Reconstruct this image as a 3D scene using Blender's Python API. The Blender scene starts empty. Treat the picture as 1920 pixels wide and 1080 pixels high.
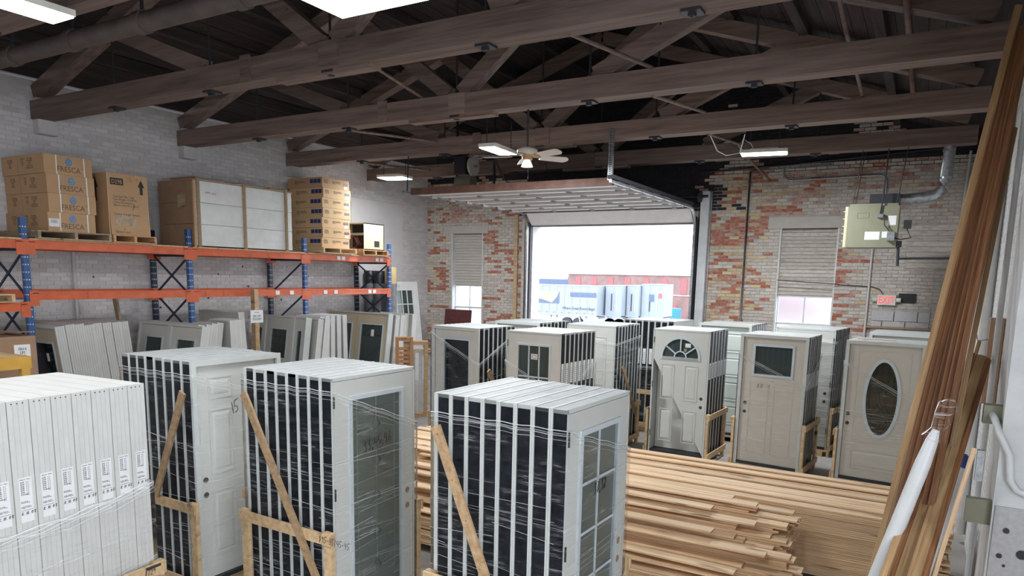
import bpy, math, random
from mathutils import Matrix, Vector, noise
random.seed(7)
PI = math.pi
R = math.radians
SC = bpy.context.scene
COL = SC.collection
# ------------------------------------------------------------------ camera, sky, exposure
cam_d = bpy.data.cameras.new('camera')
cam = bpy.data.objects.new('camera', cam_d)
COL.objects.link(cam)
SC.camera = cam
cam.matrix_world = Matrix(((0.8645353, -0.0932382, 0.4938476, 0), (0.5021671, 0.1208140, -0.8562898, 0), (0.0201753, 0.9882867, 0.1512692, 3.0), (0, 0, 0, 1)))
cam_d.sensor_width = 36
cam_d.lens = 24.903
cam_d.shift_y = 180 / 1920
cam_d.clip_end = 600
world = bpy.data.worlds.new('sky')
SC.world = world
world.use_nodes = True
_bg = world.node_tree.nodes['Background']
_bg.inputs[0].default_value = (0.86, 0.92, 1.0, 1)
_bg.inputs[1].default_value = 4.2
SC.view_settings.view_transform = 'Standard'
SC.view_settings.look = 'None'
SC.view_settings.gamma = 1
SC.view_settings.use_curve_mapping = False
SC.view_settings.exposure = 0.65
LAMP = 62.0        # watts of each ceiling panel
# ------------------------------------------------------------------ materials
def _mat(name):
    m = bpy.data.materials.new(name)
    m.use_nodes = True
    return m, m.node_tree, m.node_tree.nodes['Principled BSDF']
def N(t, typ, **k):
    n = t.nodes.new(typ)
    for a, b in k.items():
        setattr(n, a, b)
    return n
def ramp(t, fac, stops):
    r = N(t, 'ShaderNodeValToRGB')
    e = r.color_ramp.elements
    while len(e) < len(stops):
        e.new(0.5)
    for i, (p, c) in enumerate(stops):
        e[i].position = p
        e[i].color = (*c, 1) if len(c) == 3 else c
    t.links.new(fac, r.inputs[0])
    return r.outputs[0]
def noisy(t, scale, detail=4, rough=0.6, stretch=(1, 1, 1), coord='Object', rnd=True):
    tc = N(t, 'ShaderNodeTexCoord')
    mp = N(t, 'ShaderNodeMapping')
    mp.inputs['Scale'].default_value = stretch
    t.links.new(tc.outputs[coord], mp.inputs[0])
    if rnd:
        oi = N(t, 'ShaderNodeObjectInfo')
        ge = N(t, 'ShaderNodeNewGeometry')
        ad = N(t, 'ShaderNodeMath', operation='MULTIPLY_ADD')
        t.links.new(oi.outputs['Random'], ad.inputs[0]); ad.inputs[1].default_value = 37
        a2 = N(t, 'ShaderNodeMath', operation='MULTIPLY_ADD')
        t.links.new(ge.outputs['Random Per Island'], a2.inputs[0]); a2.inputs[1].default_value = 23
        t.links.new(a2.outputs[0], ad.inputs[2])
        t.links.new(ad.outputs[0], mp.inputs[1])
    n = N(t, 'ShaderNodeTexNoise')
    n.inputs['Scale'].default_value = scale
    n.inputs['Detail'].default_value = detail
    n.inputs['Roughness'].default_value = rough
    t.links.new(mp.outputs[0], n.inputs[0])
    return n.outputs[0]
def bump(t, b, h, s=0.3, d=0.01):
    bp = N(t, 'ShaderNodeBump')
    bp.inputs['Strength'].default_value = s
    bp.inputs['Distance'].default_value = d
    t.links.new(h, bp.inputs['Height'])
    t.links.new(bp.outputs[0], b.inputs['Normal'])
def plain(name, c, rough=0.5, metal=0.0, var=0.12, scale=6, spec=0.5, rel=0.0):
    m, t, b = _mat(name)
    f = noisy(t, scale)
    lo = tuple(x * (1 - var) for x in c)
    hi = tuple(min(1, x * (1 + var)) for x in c)
    t.links.new(ramp(t, f, [(0.3, lo), (0.7, hi)]), b.inputs['Base Color'])
    b.inputs['Roughness'].default_value = rough
    b.inputs['Metallic'].default_value = metal
    b.inputs['Specular IOR Level'].default_value = spec
    if rel:
        bump(t, b, f, rel)
    return m
def emit(name, c, s):
    m, t, b = _mat(name)
    b.inputs['Base Color'].default_value = (*c, 1)
    b.inputs['Emission Color'].default_value = (*c, 1)
    b.inputs['Emission Strength'].default_value = s
    return m
def wood(name, dark, mid, light, axis=0, knots=True, rough=0.6, grain=7, lo=0.72, hi=1.2):
    """long grain along one local axis, tone changing from board to board"""
    m, t, b = _mat(name)
    st = [1, 1, 1]; st[axis] = 0.06
    g = noisy(t, grain * 3, 5, 0.65, tuple(st))
    col = ramp(t, g, [(0.3, dark), (0.5, mid), (0.72, light)])
    oi = N(t, 'ShaderNodeObjectInfo'); ge = N(t, 'ShaderNodeNewGeometry')
    a = N(t, 'ShaderNodeMath', operation='ADD'); f = N(t, 'ShaderNodeMath', operation='FRACT')
    t.links.new(oi.outputs['Random'], a.inputs[0]); t.links.new(ge.outputs['Random Per Island'], a.inputs[1]); t.links.new(a.outputs[0], f.inputs[0])
    hv = N(t, 'ShaderNodeHueSaturation')
    mr = N(t, 'ShaderNodeMapRange'); mr.inputs[3].default_value = lo; mr.inputs[4].default_value = hi
    t.links.new(f.outputs[0], mr.inputs[0]); t.links.new(mr.outputs[0], hv.inputs['Value'])
    t.links.new(col, hv.inputs['Color'])
    out = hv.outputs[0]
    if knots:
        st2 = [1, 1, 1]; st2[axis] = 0.35
        k = noisy(t, 5.5, 1, 0.4, tuple(st2))
        kf = ramp(t, k, [(0.70, (0, 0, 0)), (0.76, (1, 1, 1))])
        mx = N(t, 'ShaderNodeMixRGB'); mx.inputs[2].default_value = (*[x * 0.35 for x in dark], 1)
        t.links.new(kf, mx.inputs[0]); t.links.new(out, mx.inputs[1]); out = mx.outputs[0]
    t.links.new(out, b.inputs['Base Color'])
    b.inputs['Roughness'].default_value = rough
    bump(t, b, g, 0.15)
    return m
def brickmat(name, stops, rough=0.85, scale=9):
    m, t, b = _mat(name)
    f = noisy(t, scale, 5, 0.7, (1, 1, 2.2))
    ge = N(t, 'ShaderNodeNewGeometry'); oi = N(t, 'ShaderNodeObjectInfo')
    hv = N(t, 'ShaderNodeHueSaturation'); mr = N(t, 'ShaderNodeMapRange')
    a = N(t, 'ShaderNodeMath', operation='ADD'); fr = N(t, 'ShaderNodeMath', operation='FRACT')
    t.links.new(oi.outputs['Random'], a.inputs[0]); t.links.new(ge.outputs['Random Per Island'], a.inputs[1]); t.links.new(a.outputs[0], fr.inputs[0])
    mr.inputs[3].default_value = 0.88; mr.inputs[4].default_value = 1.1
    t.links.new(fr.outputs[0], mr.inputs[0]); t.links.new(mr.outputs[0], hv.inputs['Value'])
    t.links.new(ramp(t, f, stops), hv.inputs['Color'])
    t.links.new(hv.outputs[0], b.inputs['Base Color'])
    b.inputs['Roughness'].default_value = rough
    bump(t, b, f, 0.5, 0.008)
    return m
def glass(name, tint, alpha=0.6):
    m, t, b = _mat(name)
    b.inputs['Base Color'].default_value = (*tint, 1)
    b.inputs['Roughness'].default_value = 0.04
    b.inputs['Alpha'].default_value = alpha
    return m
def film(name, dens=0.25):
    """stretch wrap: nearly clear plastic film with fine bright stretch lines"""
    m, t, b = _mat(name)
    n1 = noisy(t, 3.0, 6, 0.8, (1, 1, 14), rnd=False)
    n2 = noisy(t, 2.6, 3, 0.6, (1.0, 1.0, 1.6), rnd=False)
    a1 = ramp(t, n1, [(0.50, (0.0,) * 3), (0.57, (dens * .35,) * 3), (0.70, (dens * 2.8,) * 3)])
    a2 = ramp(t, n2, [(0.40, (0.12,) * 3), (0.62, (1,) * 3)])
    mu = N(t, 'ShaderNodeMath', operation='MULTIPLY')
    t.links.new(a1, mu.inputs[0]); t.links.new(a2, mu.inputs[1])
    tr = N(t, 'ShaderNodeBsdfTransparent')
    b.inputs['Base Color'].default_value = (0.92, 0.94, 0.95, 1)
    b.inputs['Roughness'].default_value = 0.2
    b.inputs['Specular IOR Level'].default_value = 1.0
    bump(t, b, n1, 0.25, 0.01)
    gl = N(t, 'ShaderNodeBsdfGlossy'); gl.inputs['Roughness'].default_value = 0.12
    gl.inputs['Color'].default_value = (0.9, 0.9, 0.9, 1)
    lw = N(t, 'ShaderNodeLayerWeight'); lw.inputs[0].default_value = 0.05
    bp = [n for n in t.nodes if n.type == 'BUMP'][0]
    t.links.new(bp.outputs[0], gl.inputs['Normal']); t.links.new(bp.outputs[0], lw.inputs['Normal'])
    m1 = N(t, 'ShaderNodeMixShader')
    t.links.new(lw.outputs['Fresnel'], m1.inputs[0]); t.links.new(tr.outputs[0], m1.inputs[1]); t.links.new(gl.outputs[0], m1.inputs[2])
    m2 = N(t, 'ShaderNodeMixShader')
    t.links.new(mu.outputs[0], m2.inputs[0]); t.links.new(m1.outputs[0], m2.inputs[1]); t.links.new(b.outputs[0], m2.inputs[2])
    t.links.new(m2.outputs[0], t.nodes['Material Output'].inputs[0])
    return m
M = {}
M['frame'] = plain('white_frame', (0.60, 0.62, 0.60), 0.45, var=0.05)
M['top'] = plain('dusty_white_frame', (0.44, 0.45, 0.45), 0.55, var=0.16, scale=9)
M['slab'] = plain('primed_door', (0.60, 0.605, 0.57), 0.42, var=0.03)
M['slabc'] = plain('cream_door', (0.58, 0.54, 0.47), 0.45, var=0.03)
M['slabt'] = plain('tan_door', (0.56, 0.48, 0.35), 0.5, var=0.04)
M['slabg'] = plain('pale_green_white_door', (0.60, 0.66, 0.62), 0.45, var=0.03)
M['purewhite'] = plain('bright_white_frame', (0.61, 0.605, 0.58), 0.5, var=0.05)
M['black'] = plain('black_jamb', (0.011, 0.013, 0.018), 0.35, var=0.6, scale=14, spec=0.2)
M['seam'] = plain('dark_seam', (0.06, 0.055, 0.05), 0.8)
M['litef'] = plain('lite_frame', (0.58, 0.63, 0.66), 0.4, var=0.04)
M['glass'] = glass('door_glass', (0.055, 0.075, 0.072), 0.86)
M['glassl'] = glass('leaded_door_glass', (0.13, 0.155, 0.14), 0.88)
M['corelt'] = plain('groove_core', (0.40, 0.37, 0.32), 0.8)  # mid-tone core showing in the grooves between the edge strips
M['glassd'] = glass('dark_door_glass', (0.012, 0.02, 0.024), 0.93)
M['glasso'] = glass('oval_door_glass', (0.05, 0.05, 0.035), 0.9)
M['glassw'] = glass('window_glass', (0.75, 0.8, 0.85), 0.18)
M['frost'] = glass('frosted_window_glass', (0.93, 0.95, 1.0), 1.0)
_b = M['frost'].node_tree.nodes['Principled BSDF']; _b.inputs['Transmission Weight'].default_value = 1.0; _b.inputs['Roughness'].default_value = 0.55; _b.inputs['IOR'].default_value = 1.05
M['filmline'] = glass('film_stretch_line', (0.95, 0.96, 0.97), 0.38)
M['came'] = plain('zinc_came', (0.35, 0.37, 0.36), 0.3, 0.8)
M['camed'] = plain('dark_came', (0.05, 0.05, 0.05), 0.4, 0.4)
M['hinge'] = plain('dark_hinge', (0.05, 0.05, 0.05), 0.35, 0.7)
M['pine'] = wood('pine_board', (0.56, 0.34, 0.18), (0.76, 0.53, 0.32), (0.84, 0.65, 0.44), 0, lo=0.84, hi=1.12)
M['pinez'] = wood('crate_pine', (0.42, 0.27, 0.14), (0.62, 0.43, 0.24), (0.72, 0.54, 0.33), 0)
M['oldpine'] = wood('weathered_brace', (0.30, 0.19, 0.10), (0.44, 0.29, 0.16), (0.55, 0.38, 0.23), 0)
M['end'] = plain('pine_end_grain', (0.46, 0.30, 0.17), 0.8, var=0.4, scale=60)
M['trim'] = wood('cedar_trim', (0.10, 0.04, 0.015), (0.21, 0.088, 0.035), (0.31, 0.145, 0.06), 0, knots=False, grain=10)
M['trimlt'] = wood('light_trim', (0.33, 0.19, 0.09), (0.44, 0.27, 0.13), (0.55, 0.37, 0.20), 0, knots=False, grain=10)
M['truss'] = wood('old_painted_timber', (0.12, 0.082, 0.066), (0.20, 0.14, 0.116), (0.28, 0.205, 0.172), 0, knots=False, rough=0.75, grain=5)
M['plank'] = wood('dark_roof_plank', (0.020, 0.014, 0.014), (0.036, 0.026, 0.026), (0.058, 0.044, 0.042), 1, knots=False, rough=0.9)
M['palletw'] = wood('grey_pallet_wood', (0.22, 0.16, 0.10), (0.38, 0.28, 0.18), (0.48, 0.37, 0.25), 0)
M['palleto'] = wood('orange_pallet_wood', (0.36, 0.18, 0.08), (0.55, 0.31, 0.15), (0.62, 0.38, 0.2), 0)
M['orange'] = plain('orange_beam_paint', (0.62, 0.125, 0.045), 0.45, var=0.15)
M['blue'] = plain('blue_upright_paint', (0.035, 0.10, 0.27), 0.4, var=0.1)
M['blued'] = plain('navy_brace_paint', (0.015, 0.03, 0.07), 0.4)
M['steel'] = plain('galvanised_steel', (0.42, 0.44, 0.46), 0.35, 0.85, var=0.3, scale=20)
M['darksteel'] = plain('dark_steel', (0.05, 0.05, 0.06), 0.5, 0.5)
M['sootpipe'] = plain('sooty_iron_pipe', (0.075, 0.058, 0.052), 0.6, var=0.3)
M['rust'] = plain('rusty_pipe', (0.15, 0.075, 0.055), 0.6, 0.2, var=0.3)
M['card'] = plain('cardboard', (0.50, 0.31, 0.17), 0.8, var=0.06, scale=3)
M['cardd'] = plain('brown_cardboard', (0.34, 0.21, 0.13), 0.85, var=0.1)
M['cardl'] = plain('light_cardboard', (0.60, 0.40, 0.22), 0.8, var=0.06)
M['ink'] = plain('black_ink', (0.03, 0.028, 0.03), 0.7)
M['inkb'] = plain('brown_print', (0.12, 0.085, 0.06), 0.8)
M['inkblue'] = plain('blue_print', (0.10, 0.26, 0.50), 0.6)
M['navy'] = plain('navy_print', (0.025, 0.04, 0.16), 0.6)
M['inkred'] = plain('red_print', (0.55, 0.10, 0.10), 0.7)
M['paper'] = plain('white_paper', (0.78, 0.78, 0.78), 0.7, var=0.03)
M['wrapw'] = plain('white_shrink_wrap', (0.70, 0.71, 0.69), 0.22, var=0.06, scale=5, rel=0.5)
M['film'] = film('stretch_film', 0.22)
M['filmd'] = film('dense_stretch_film', 0.42)
M['wallpaint'] = brickmat('painted_brick', [(0.25, (0.58, 0.55, 0.55)), (0.5, (0.64, 0.61, 0.61)), (0.8, (0.70, 0.675, 0.67))], scale=5)
M['backpaint'] = brickmat('aged_painted_brick', [(0.28, (0.22, 0.19, 0.16)), (0.36, (0.48, 0.43, 0.38)), (0.6, (0.63, 0.57, 0.515)), (0.8, (0.70, 0.65, 0.59))])
M['brickred'] = brickmat('bare_red_brick', [(0.3, (0.27, 0.075, 0.05)), (0.46, (0.42, 0.125, 0.075)), (0.56, (0.46, 0.20, 0.13)), (0.64, (0.54, 0.46, 0.40))])
M['brickyel'] = brickmat('yellowed_brick', [(0.3, (0.40, 0.24, 0.15)), (0.5, (0.60, 0.47, 0.28)), (0.75, (0.64, 0.56, 0.42))])
M['brickpink'] = brickmat('half_stripped_brick', [(0.35, (0.38, 0.14, 0.10)), (0.5, (0.50, 0.33, 0.27)), (0.7, (0.56, 0.48, 0.43))])
M['brickblk'] = brickmat('sooty_brick', [(0.3, (0.015, 0.013, 0.018)), (0.6, (0.03, 0.026, 0.032)), (0.74, (0.10, 0.08, 0.08)), (0.8, (0.25, 0.22, 0.2))])
M['brickout'] = brickmat('pale_exterior_brick', [(0.3, (0.62, 0.58, 0.58)), (0.7, (0.74, 0.72, 0.72))])
M['mortar'] = plain('mortar', (0.47, 0.43, 0.39), 0.9, var=0.2, scale=8)
M['mortarw'] = plain('painted_mortar', (0.58, 0.555, 0.55), 0.85, var=0.1, scale=3)
M['mortarb'] = plain('sooty_mortar', (0.03, 0.026, 0.028), 0.9)
M['plaster'] = plain('painted_plaster', (0.64, 0.615, 0.61), 0.8, var=0.06, scale=2)
M['stone'] = plain('painted_stone_lintel', (0.54, 0.50, 0.455), 0.8, var=0.08, scale=4)
M['whitepaint'] = plain('thick_white_paint', (0.66, 0.67, 0.67), 0.5, var=0.1, scale=5, rel=0.4)
M['cmu'] = plain('painted_block', (0.52, 0.51, 0.51), 0.85, var=0.1, scale=30, rel=0.3)
M['conc'] = plain('concrete', (0.33, 0.31, 0.29), 0.7, var=0.25, scale=1.2)
M['heater'] = plain('heater_enamel', (0.24, 0.24, 0.165), 0.45, var=0.06)
M['beige'] = plain('beige_enamel', (0.60, 0.50, 0.35), 0.45, var=0.04)
M['fan'] = plain('cream_fan_enamel', (0.66, 0.60, 0.54), 0.4, var=0.04)
M['doorw'] = plain('white_door_panel', (0.78, 0.73, 0.70), 0.5, var=0.05)
M['doord'] = plain('grey_door_panel', (0.13, 0.12, 0.12), 0.5, var=0.3, scale=5)
M['yellow'] = plain('yellow_stand_paint', (0.58, 0.33, 0.06), 0.45, var=0.1)
M['maroon'] = plain('maroon_door_paint', (0.11, 0.03, 0.03), 0.4)
M['cedar'] = wood('cedar_sash', (0.28, 0.12, 0.05), (0.48, 0.23, 0.10), (0.58, 0.32, 0.16), 2, knots=False)
M['roll'] = plain('grey_wrapped_roll', (0.20, 0.20, 0.21), 0.4, var=0.25, scale=9)
M['rollb'] = plain('black_wrapped_roll', (0.02, 0.02, 0.022), 0.4)
M['rolly'] = plain('yellow_roll', (0.55, 0.42, 0.20), 0.6)
M['pvc'] = plain('white_pvc', (0.75, 0.76, 0.77), 0.3, var=0.03)
M['bluep'] = plain('blue_cap', (0.02, 0.07, 0.32), 0.4)
M['shade'] = emit('opal_lamp_shade', (0.95, 0.90, 0.90), 0.5)
M['diff'] = emit('lamp_diffuser', (0.92, 0.97, 1.0), 7.0)
M['exitr'] = emit('exit_red', (0.95, 0.05, 0.06), 0.9)
M['exitw'] = plain('exit_housing', (0.70, 0.68, 0.62), 0.4)
M['ground'] = plain('pale_asphalt', (0.24, 0.24, 0.25), 0.9, var=0.1, scale=0.5)
M['trailer'] = plain('trailer_white', (0.225, 0.26, 0.295), 0.5, var=0.03, scale=1)
M['trailerb'] = plain('trailer_blue', (0.075, 0.105, 0.18), 0.5)
M['trailery'] = plain('trailer_cream', (0.27, 0.26, 0.19), 0.5)
M['bldg'] = plain('far_red_brick', (0.20, 0.125, 0.12), 0.9, var=0.2, scale=0.8)
M['bldgr'] = plain('far_red_shutter', (0.26, 0.095, 0.10), 0.8)
M['bldgw'] = plain('far_pale_roof', (0.5, 0.5, 0.5), 0.9)
M['bluebin'] = plain('bright_blue_plastic', (0.05, 0.28, 0.50), 0.5)
M['plastic'] = plain('yellow_plastic', (0.70, 0.55, 0.08), 0.5)
# ------------------------------------------------------------------ mesh builder
class MB:
    def __init__(s): s.v = []; s.f = []; s.m = []; s.sm = []
    def add(s, vs, fs, m=0, mtx=None, smooth=False):
        o = len(s.v)
        s.v += [tuple(mtx @ Vector(p)) if mtx else tuple(p) for p in vs]
        for i, f in enumerate(fs):
            s.f.append([o + k for k in f]); s.m.append(m[i] if isinstance(m, (list, tuple)) else m); s.sm.append(smooth)
        return s
    def box(s, x0, x1, y0, y1, z0, z1, m=0, mtx=None):
        # faces: bottom, top, front(-y), right(+x), back(+y), left(-x)
        return s.add([(x0, y0, z0), (x1, y0, z0), (x1, y1, z0), (x0, y1, z0), (x0, y0, z1), (x1, y0, z1), (x1, y1, z1), (x0, y1, z1)],
                     [(0, 3, 2, 1), (4, 5, 6, 7), (0, 1, 5, 4), (1, 2, 6, 5), (2, 3, 7, 6), (3, 0, 4, 7)], m, mtx)
    def bar(s, a, b, w, h, m=0, up=(0, 0, 1)):
        """rectangular bar from a to b; w across, h along the up side"""
        a = Vector(a); b = Vector(b); d = (b - a); L = d.length; d.normalize()
        u = Vector(up); x = d.cross(u)
        if x.length < 1e-4: x = d.cross(Vector((0, 1, 0)))
        x.normalize(); u = x.cross(d)
        mt = Matrix(((d.x, x.x, u.x, a.x), (d.y, x.y, u.y, a.y), (d.z, x.z, u.z, a.z), (0, 0, 0, 1)))
        return s.box(0, L, -w / 2, w / 2, -h / 2, h / 2, m, mt)
    def tube(s, pts, r, n=8, m=0, cap=True):
        pts = [Vector(p) for p in pts]; rings = []
        for i, p in enumerate(pts):
            d = (pts[min(i + 1, len(pts) - 1)] - pts[max(i - 1, 0)]).normalized()
            u = Vector((0, 0, 1)) if abs(d.z) < 0.9 else Vector((1, 0, 0))
            x = d.cross(u).normalized(); y = x.cross(d)
            rr = r[i] if isinstance(r, (list, tuple)) else r
            rings.append([p + (x * math.cos(2 * PI * k / n) + y * math.sin(2 * PI * k / n)) * rr for k in range(n)])
        vs = [q for g in rings for q in g]; fs = []
        for i in range(len(pts) - 1):
            for k in range(n):
                k2 = (k + 1) % n
                fs.append((i * n + k, i * n + k2, (i + 1) * n + k2, (i + 1) * n + k))
        s.add(vs, fs, m, None, True)
        if cap:
            s.add(rings[0], [tuple(range(n))], m); s.add(rings[-1], [tuple(reversed(range(n)))], m)
        return s
    def prism(s, poly, y0, y1, m=0, mtx=None):
        """polygon in local xz, extruded from y0 to y1"""
        n = len(poly)
        vs = [(x, y0, z) for x, z in poly] + [(x, y1, z) for x, z in poly]
        fs = [tuple(range(n)), tuple(reversed(range(n, 2 * n)))] + [(i, i + n, (i + 1) % n + n, (i + 1) % n) for i in range(n)]
        return s.add(vs, fs, m, mtx)
    def ring(s, out, inn, y0, y1, m=0):
        """closed band between two outlines with equal point counts, in xz, thick in y"""
        n = len(out)
        vs = [(x, y0, z) for x, z in out] + [(x, y0, z) for x, z in inn] + [(x, y1, z) for x, z in out] + [(x, y1, z) for x, z in inn]
        fs = []
        for i in range(n):
            j = (i + 1) % n
            fs += [(i, j, n + j, n + i), (2 * n + j, 2 * n + i, 3 * n + i, 3 * n + j), (j, i, 2 * n + i, 2 * n + j), (n + i, n + j, 3 * n + j, 3 * n + i)]
        return s.add(vs, fs, m)
    def frame(s, x0, x1, z0, z1, w, y0, y1, m=0):
        return s.ring([(x0, z0), (x1, z0), (x1, z1), (x0, z1)], [(x0 + w, z0 + w), (x1 - w, z0 + w), (x1 - w, z1 - w), (x0 + w, z1 - w)], y0, y1, m)
    def build(s, name, mats, parent=None, kind=None, label=None, loc=None, fix=True):
        me = bpy.data.meshes.new(name)
        me.from_pydata(s.v, [], s.f)
        for x in (mats if isinstance(mats, (list, tuple)) else [mats]):
            me.materials.append(M[x] if isinstance(x, str) else x)
        me.polygons.foreach_set('material_index', s.m)
        me.polygons.foreach_set('use_smooth', s.sm)
        me.update()
        return obj(name, me, parent, kind, label, loc)
def obj(name, me, parent=None, kind=None, label=None, loc=None, rot=None):
    o = bpy.data.objects.new(name, me)
    COL.objects.link(o)
    if parent: o.parent = parent
    if kind: o['kind'] = kind
    if label: o['label'] = label
    if loc: o.location = loc
    if rot: o.rotation_euler = rot
    return o
def thing(name, label, cat, loc=(0, 0, 0), rz=0, group=None):
    o = obj(name, None, loc=loc)
    o.rotation_euler = (0, 0, rz)
    o['label'] = label; o['category'] = cat
    if group: o['group'] = group
    o.empty_display_size = 0.1
    return o
def tag(o, label, cat, group=None):
    o['label'] = label; o['category'] = cat
    if group: o['group'] = group
    return o
def struct(o, label=None):
    o['kind'] = 'structure'
    if label: o['label'] = label
    return o
def boxo(name, mat, dims, parent=None, **k):
    return MB().box(*dims).build(name, mat, parent, **k)
FACE = {'-y': (PI / 2, 0, 0), '+x': (PI / 2, 0, PI / 2), 'up': (0, 0, 0)}
def text(s, size, loc, face, mat, parent, sx=1.0, name='lettering', tilt=0, align='CENTER', ext=0.0006):
    c = bpy.data.curves.new(name, 'FONT')
    c.body = s; c.size = size; c.extrude = ext; c.align_x = align; c.resolution_u = 2; c.space_line = 0.9
    c.materials.append(M[mat])
    o = obj(name, c, parent, loc=loc)
    e = FACE[face]
    o.rotation_euler = (Matrix.Rotation(e[2], 3, 'Z') @ Matrix.Rotation(e[0], 3, 'X') @ Matrix.Rotation(tilt, 3, 'Z')).to_euler()
    o.scale = (sx, 1, 1)
    return o
HW = {'1': [[(.3, 1), (.3, 0)]], '2': [[(0, .8), (.3, 1), (.6, .75), (0, 0), (.65, .05)]], '3': [[(0, .95), (.5, 1), (.2, .6), (.55, .35), (.3, 0), (0, .08)]],
      '4': [[(.1, 1), (0, .45), (.6, .5)], [(.5, .95), (.45, 0)]], '5': [[(.15, 1), (.05, .55), (.5, .5), (.5, .15), (.05, 0)], [(.15, 1), (.7, 1.1)]],
      '6': [[(.4, 1), (.05, .4), (.15, 0), (.5, .1), (.45, .4), (.1, .35)]], '8': [[(.5, .9), (.1, .9), (.5, .2), (.2, 0), (.05, .3), (.5, .9)]],
      '9': [[(.5, .8), (.15, .95), (.1, .6), (.5, .65), (.5, .9), (.4, 0)]], ',': [[(.15, .12), (.05, -.2)]], '-': [[(.05, .45), (.5, .5)]],
      '#': [[(.2, 1), (.1, 0)], [(.5, 1), (.4, 0)], [(0, .65), (.6, .7)], [(0, .3), (.6, .35)]], '/': [[(.1, -.1), (.3, 1.1)]],
      '$': [[(.5, .85), (.1, .8), (.5, .3), (.05, .15)], [(.3, 1.1), (.25, -.1)]], 'R': [[(.05, 0), (.05, 1), (.5, .8), (.05, .5), (.55, 0)]],
      'H': [[(.05, 0), (.05, 1)], [(.5, 0), (.5, 1)], [(.05, .5), (.5, .5)]], '.': [[(.2, 0), (.25, .05)]], ' ': [], '7': [[(.05, 1), (.55, .95), (.2, 0)]],
      'l': [[(.2, 0), (.4, 1), (.2, .9), (.25, 0)]], 'y': [[(.1, .5), (.2, .2), (.5, .5), (.2, -.4)]], 'x': [[(.05, .6), (.5, 0)], [(.5, .6), (.05, 0)]],
      'O': [[(.3, 1), (.05, .5), (.3, 0), (.55, .5), (.3, 1)]], 'T': [[(.3, 0), (.3, 1)], [(0, 1), (.6, 1)]]}
def scrawl(s, h, loc, face, parent, slant=0.15, tilt=0.0, r=0.0035, mat='ink', name='handwriting'):
    c = bpy.data.curves.new(name, 'CURVE'); c.dimensions = '3D'; c.bevel_depth = r; c.bevel_resolution = 0
    x = 0
    for ch in s:
        for st in HW[ch]:
            sp = c.splines.new('POLY'); sp.points.add(len(st) - 1)
            for p, (a, b) in zip(sp.points, st):
                px = x + (a + b * slant) * h * .62; py = b * h
                p.co = (px * math.cos(tilt) - py * math.sin(tilt), px * math.sin(tilt) + py * math.cos(tilt), 0, 1)
        x += h * (.55 if ch not in ',.1 ' else .35)
    c.materials.append(M[mat])
    return obj(name, c, parent, loc=loc, rot=FACE[face])
# ------------------------------------------------------------------ building shell
XL, XR, YB = -11.77, 0.66, 15.7
YN = -7.0
ZE, ZR, XM = 5.62, 7.72, -5.75
def roofz(x): return ZE + (ZR - ZE) * (1 - abs(x - XM) / (XM - XL))
floor = struct(boxo('floor', 'conc', (XL - .4, XR + 2.5, YN - .4, YB + .4, -.3, 0)))
BL, BH, BD = .193, .0577, .02
PITCH, COURSE = .203, .0677
_bm = {}
def brick_mesh(mat):
    if mat not in _bm:
        q = MB()
        q.box(-BL / 2, BL / 2, 0, BD, -BH / 2, BH / 2)
        # chamfered look: front face slightly smaller than the body
        vs = q.v
        q.v = [(x * (.985 if y == 0 else 1), y, z * (.93 if y == 0 else 1)) for x, y, z in vs]
        me = bpy.data.meshes.new('brick'); me.from_pydata(q.v, [], q.f); me.materials.append(M[mat]); me.update()
        _bm[mat] = me
    return _bm[mat]
def brick_wall(parent, to_world, u0, u1, z0, ztop, holes, pick, mats, single, dist, dep=.016):
    """to_world(u, d, z): d is how far the face stands out of the mortar. Bricks nearest the camera become single parts, the rest one mesh."""
    rows = []
    n = int((ztop(None) - z0) / COURSE)
    for r in range(n):
        z = z0 + (r + .5) * COURSE
        off = (PITCH / 2 if r % 2 else 0)
        k = 0
        u = u0 - off
        while u < u1 - .03:
            a, b = max(u, u0), min(u + BL, u1)
            u += PITCH
            if b - a < .03: continue
            segs = [(a, b)]
            for (h0, h1, hz0, hz1) in holes:
                if hz0 < z + BH / 2 and z - BH / 2 < hz1:
                    ns = []
                    for s, e in segs:
                        if e <= h0 or s >= h1: ns.append((s, e)); continue
                        if s < h0 - .02: ns.append((s, h0))
                        if e > h1 + .02: ns.append((h1, e))
                    segs = ns
            for s, e in segs:
                c = (s + e) / 2
                if z + BH / 2 > ztop(c): continue
                rows.append((c, z, e - s, pick(c, z)))
    full = sorted([q for q in rows if abs(q[2] - BL) < 1e-3 and single(q[0], q[1])], key=lambda q: dist(q[0], q[1]))[:300]
    ids = set((q[0], q[1]) for q in full)
    M0 = to_world(0, 0, 0); ux = to_world(1, 0, 0) - M0; dx = to_world(0, 1, 0) - M0
    rot = Matrix((ux, -dx, (0, 0, 1))).transposed().to_euler()
    for c, z, w, mt in full:
        o = bpy.data.objects.new('brick', brick_mesh(mats[mt]))
        COL.objects.link(o); o.parent = parent
        o.location = to_world(c, dep + random.uniform(-.002, .003), z); o.rotation_euler = rot
    mb = MB()
    for c, z, w, mt in rows:
        if (c, z) in ids: continue
        d = dep + random.uniform(-.002, .003)
        tz = random.uniform(-.0015, .0015)
        vs = []
        for dd, k in ((0, 1), (d, .985)):
            for su, sz in ((-1, -1), (1, -1), (1, 1), (-1, 1)):
                vs.append(to_world(c + su * w / 2 * k, dd, z + tz + sz * BH / 2 * (1 if dd == 0 else .93)))
        mb.add(vs, [(4, 5, 6, 7), (0, 1, 5, 4), (1, 2, 6, 5), (2, 3, 7, 6), (3, 0, 4, 7)], mt)
    mb.build('bricks', list(mats), parent, kind='stuff')
def camdist(v): return (Vector(v) - Vector((0, 0, 3))).length
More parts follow.
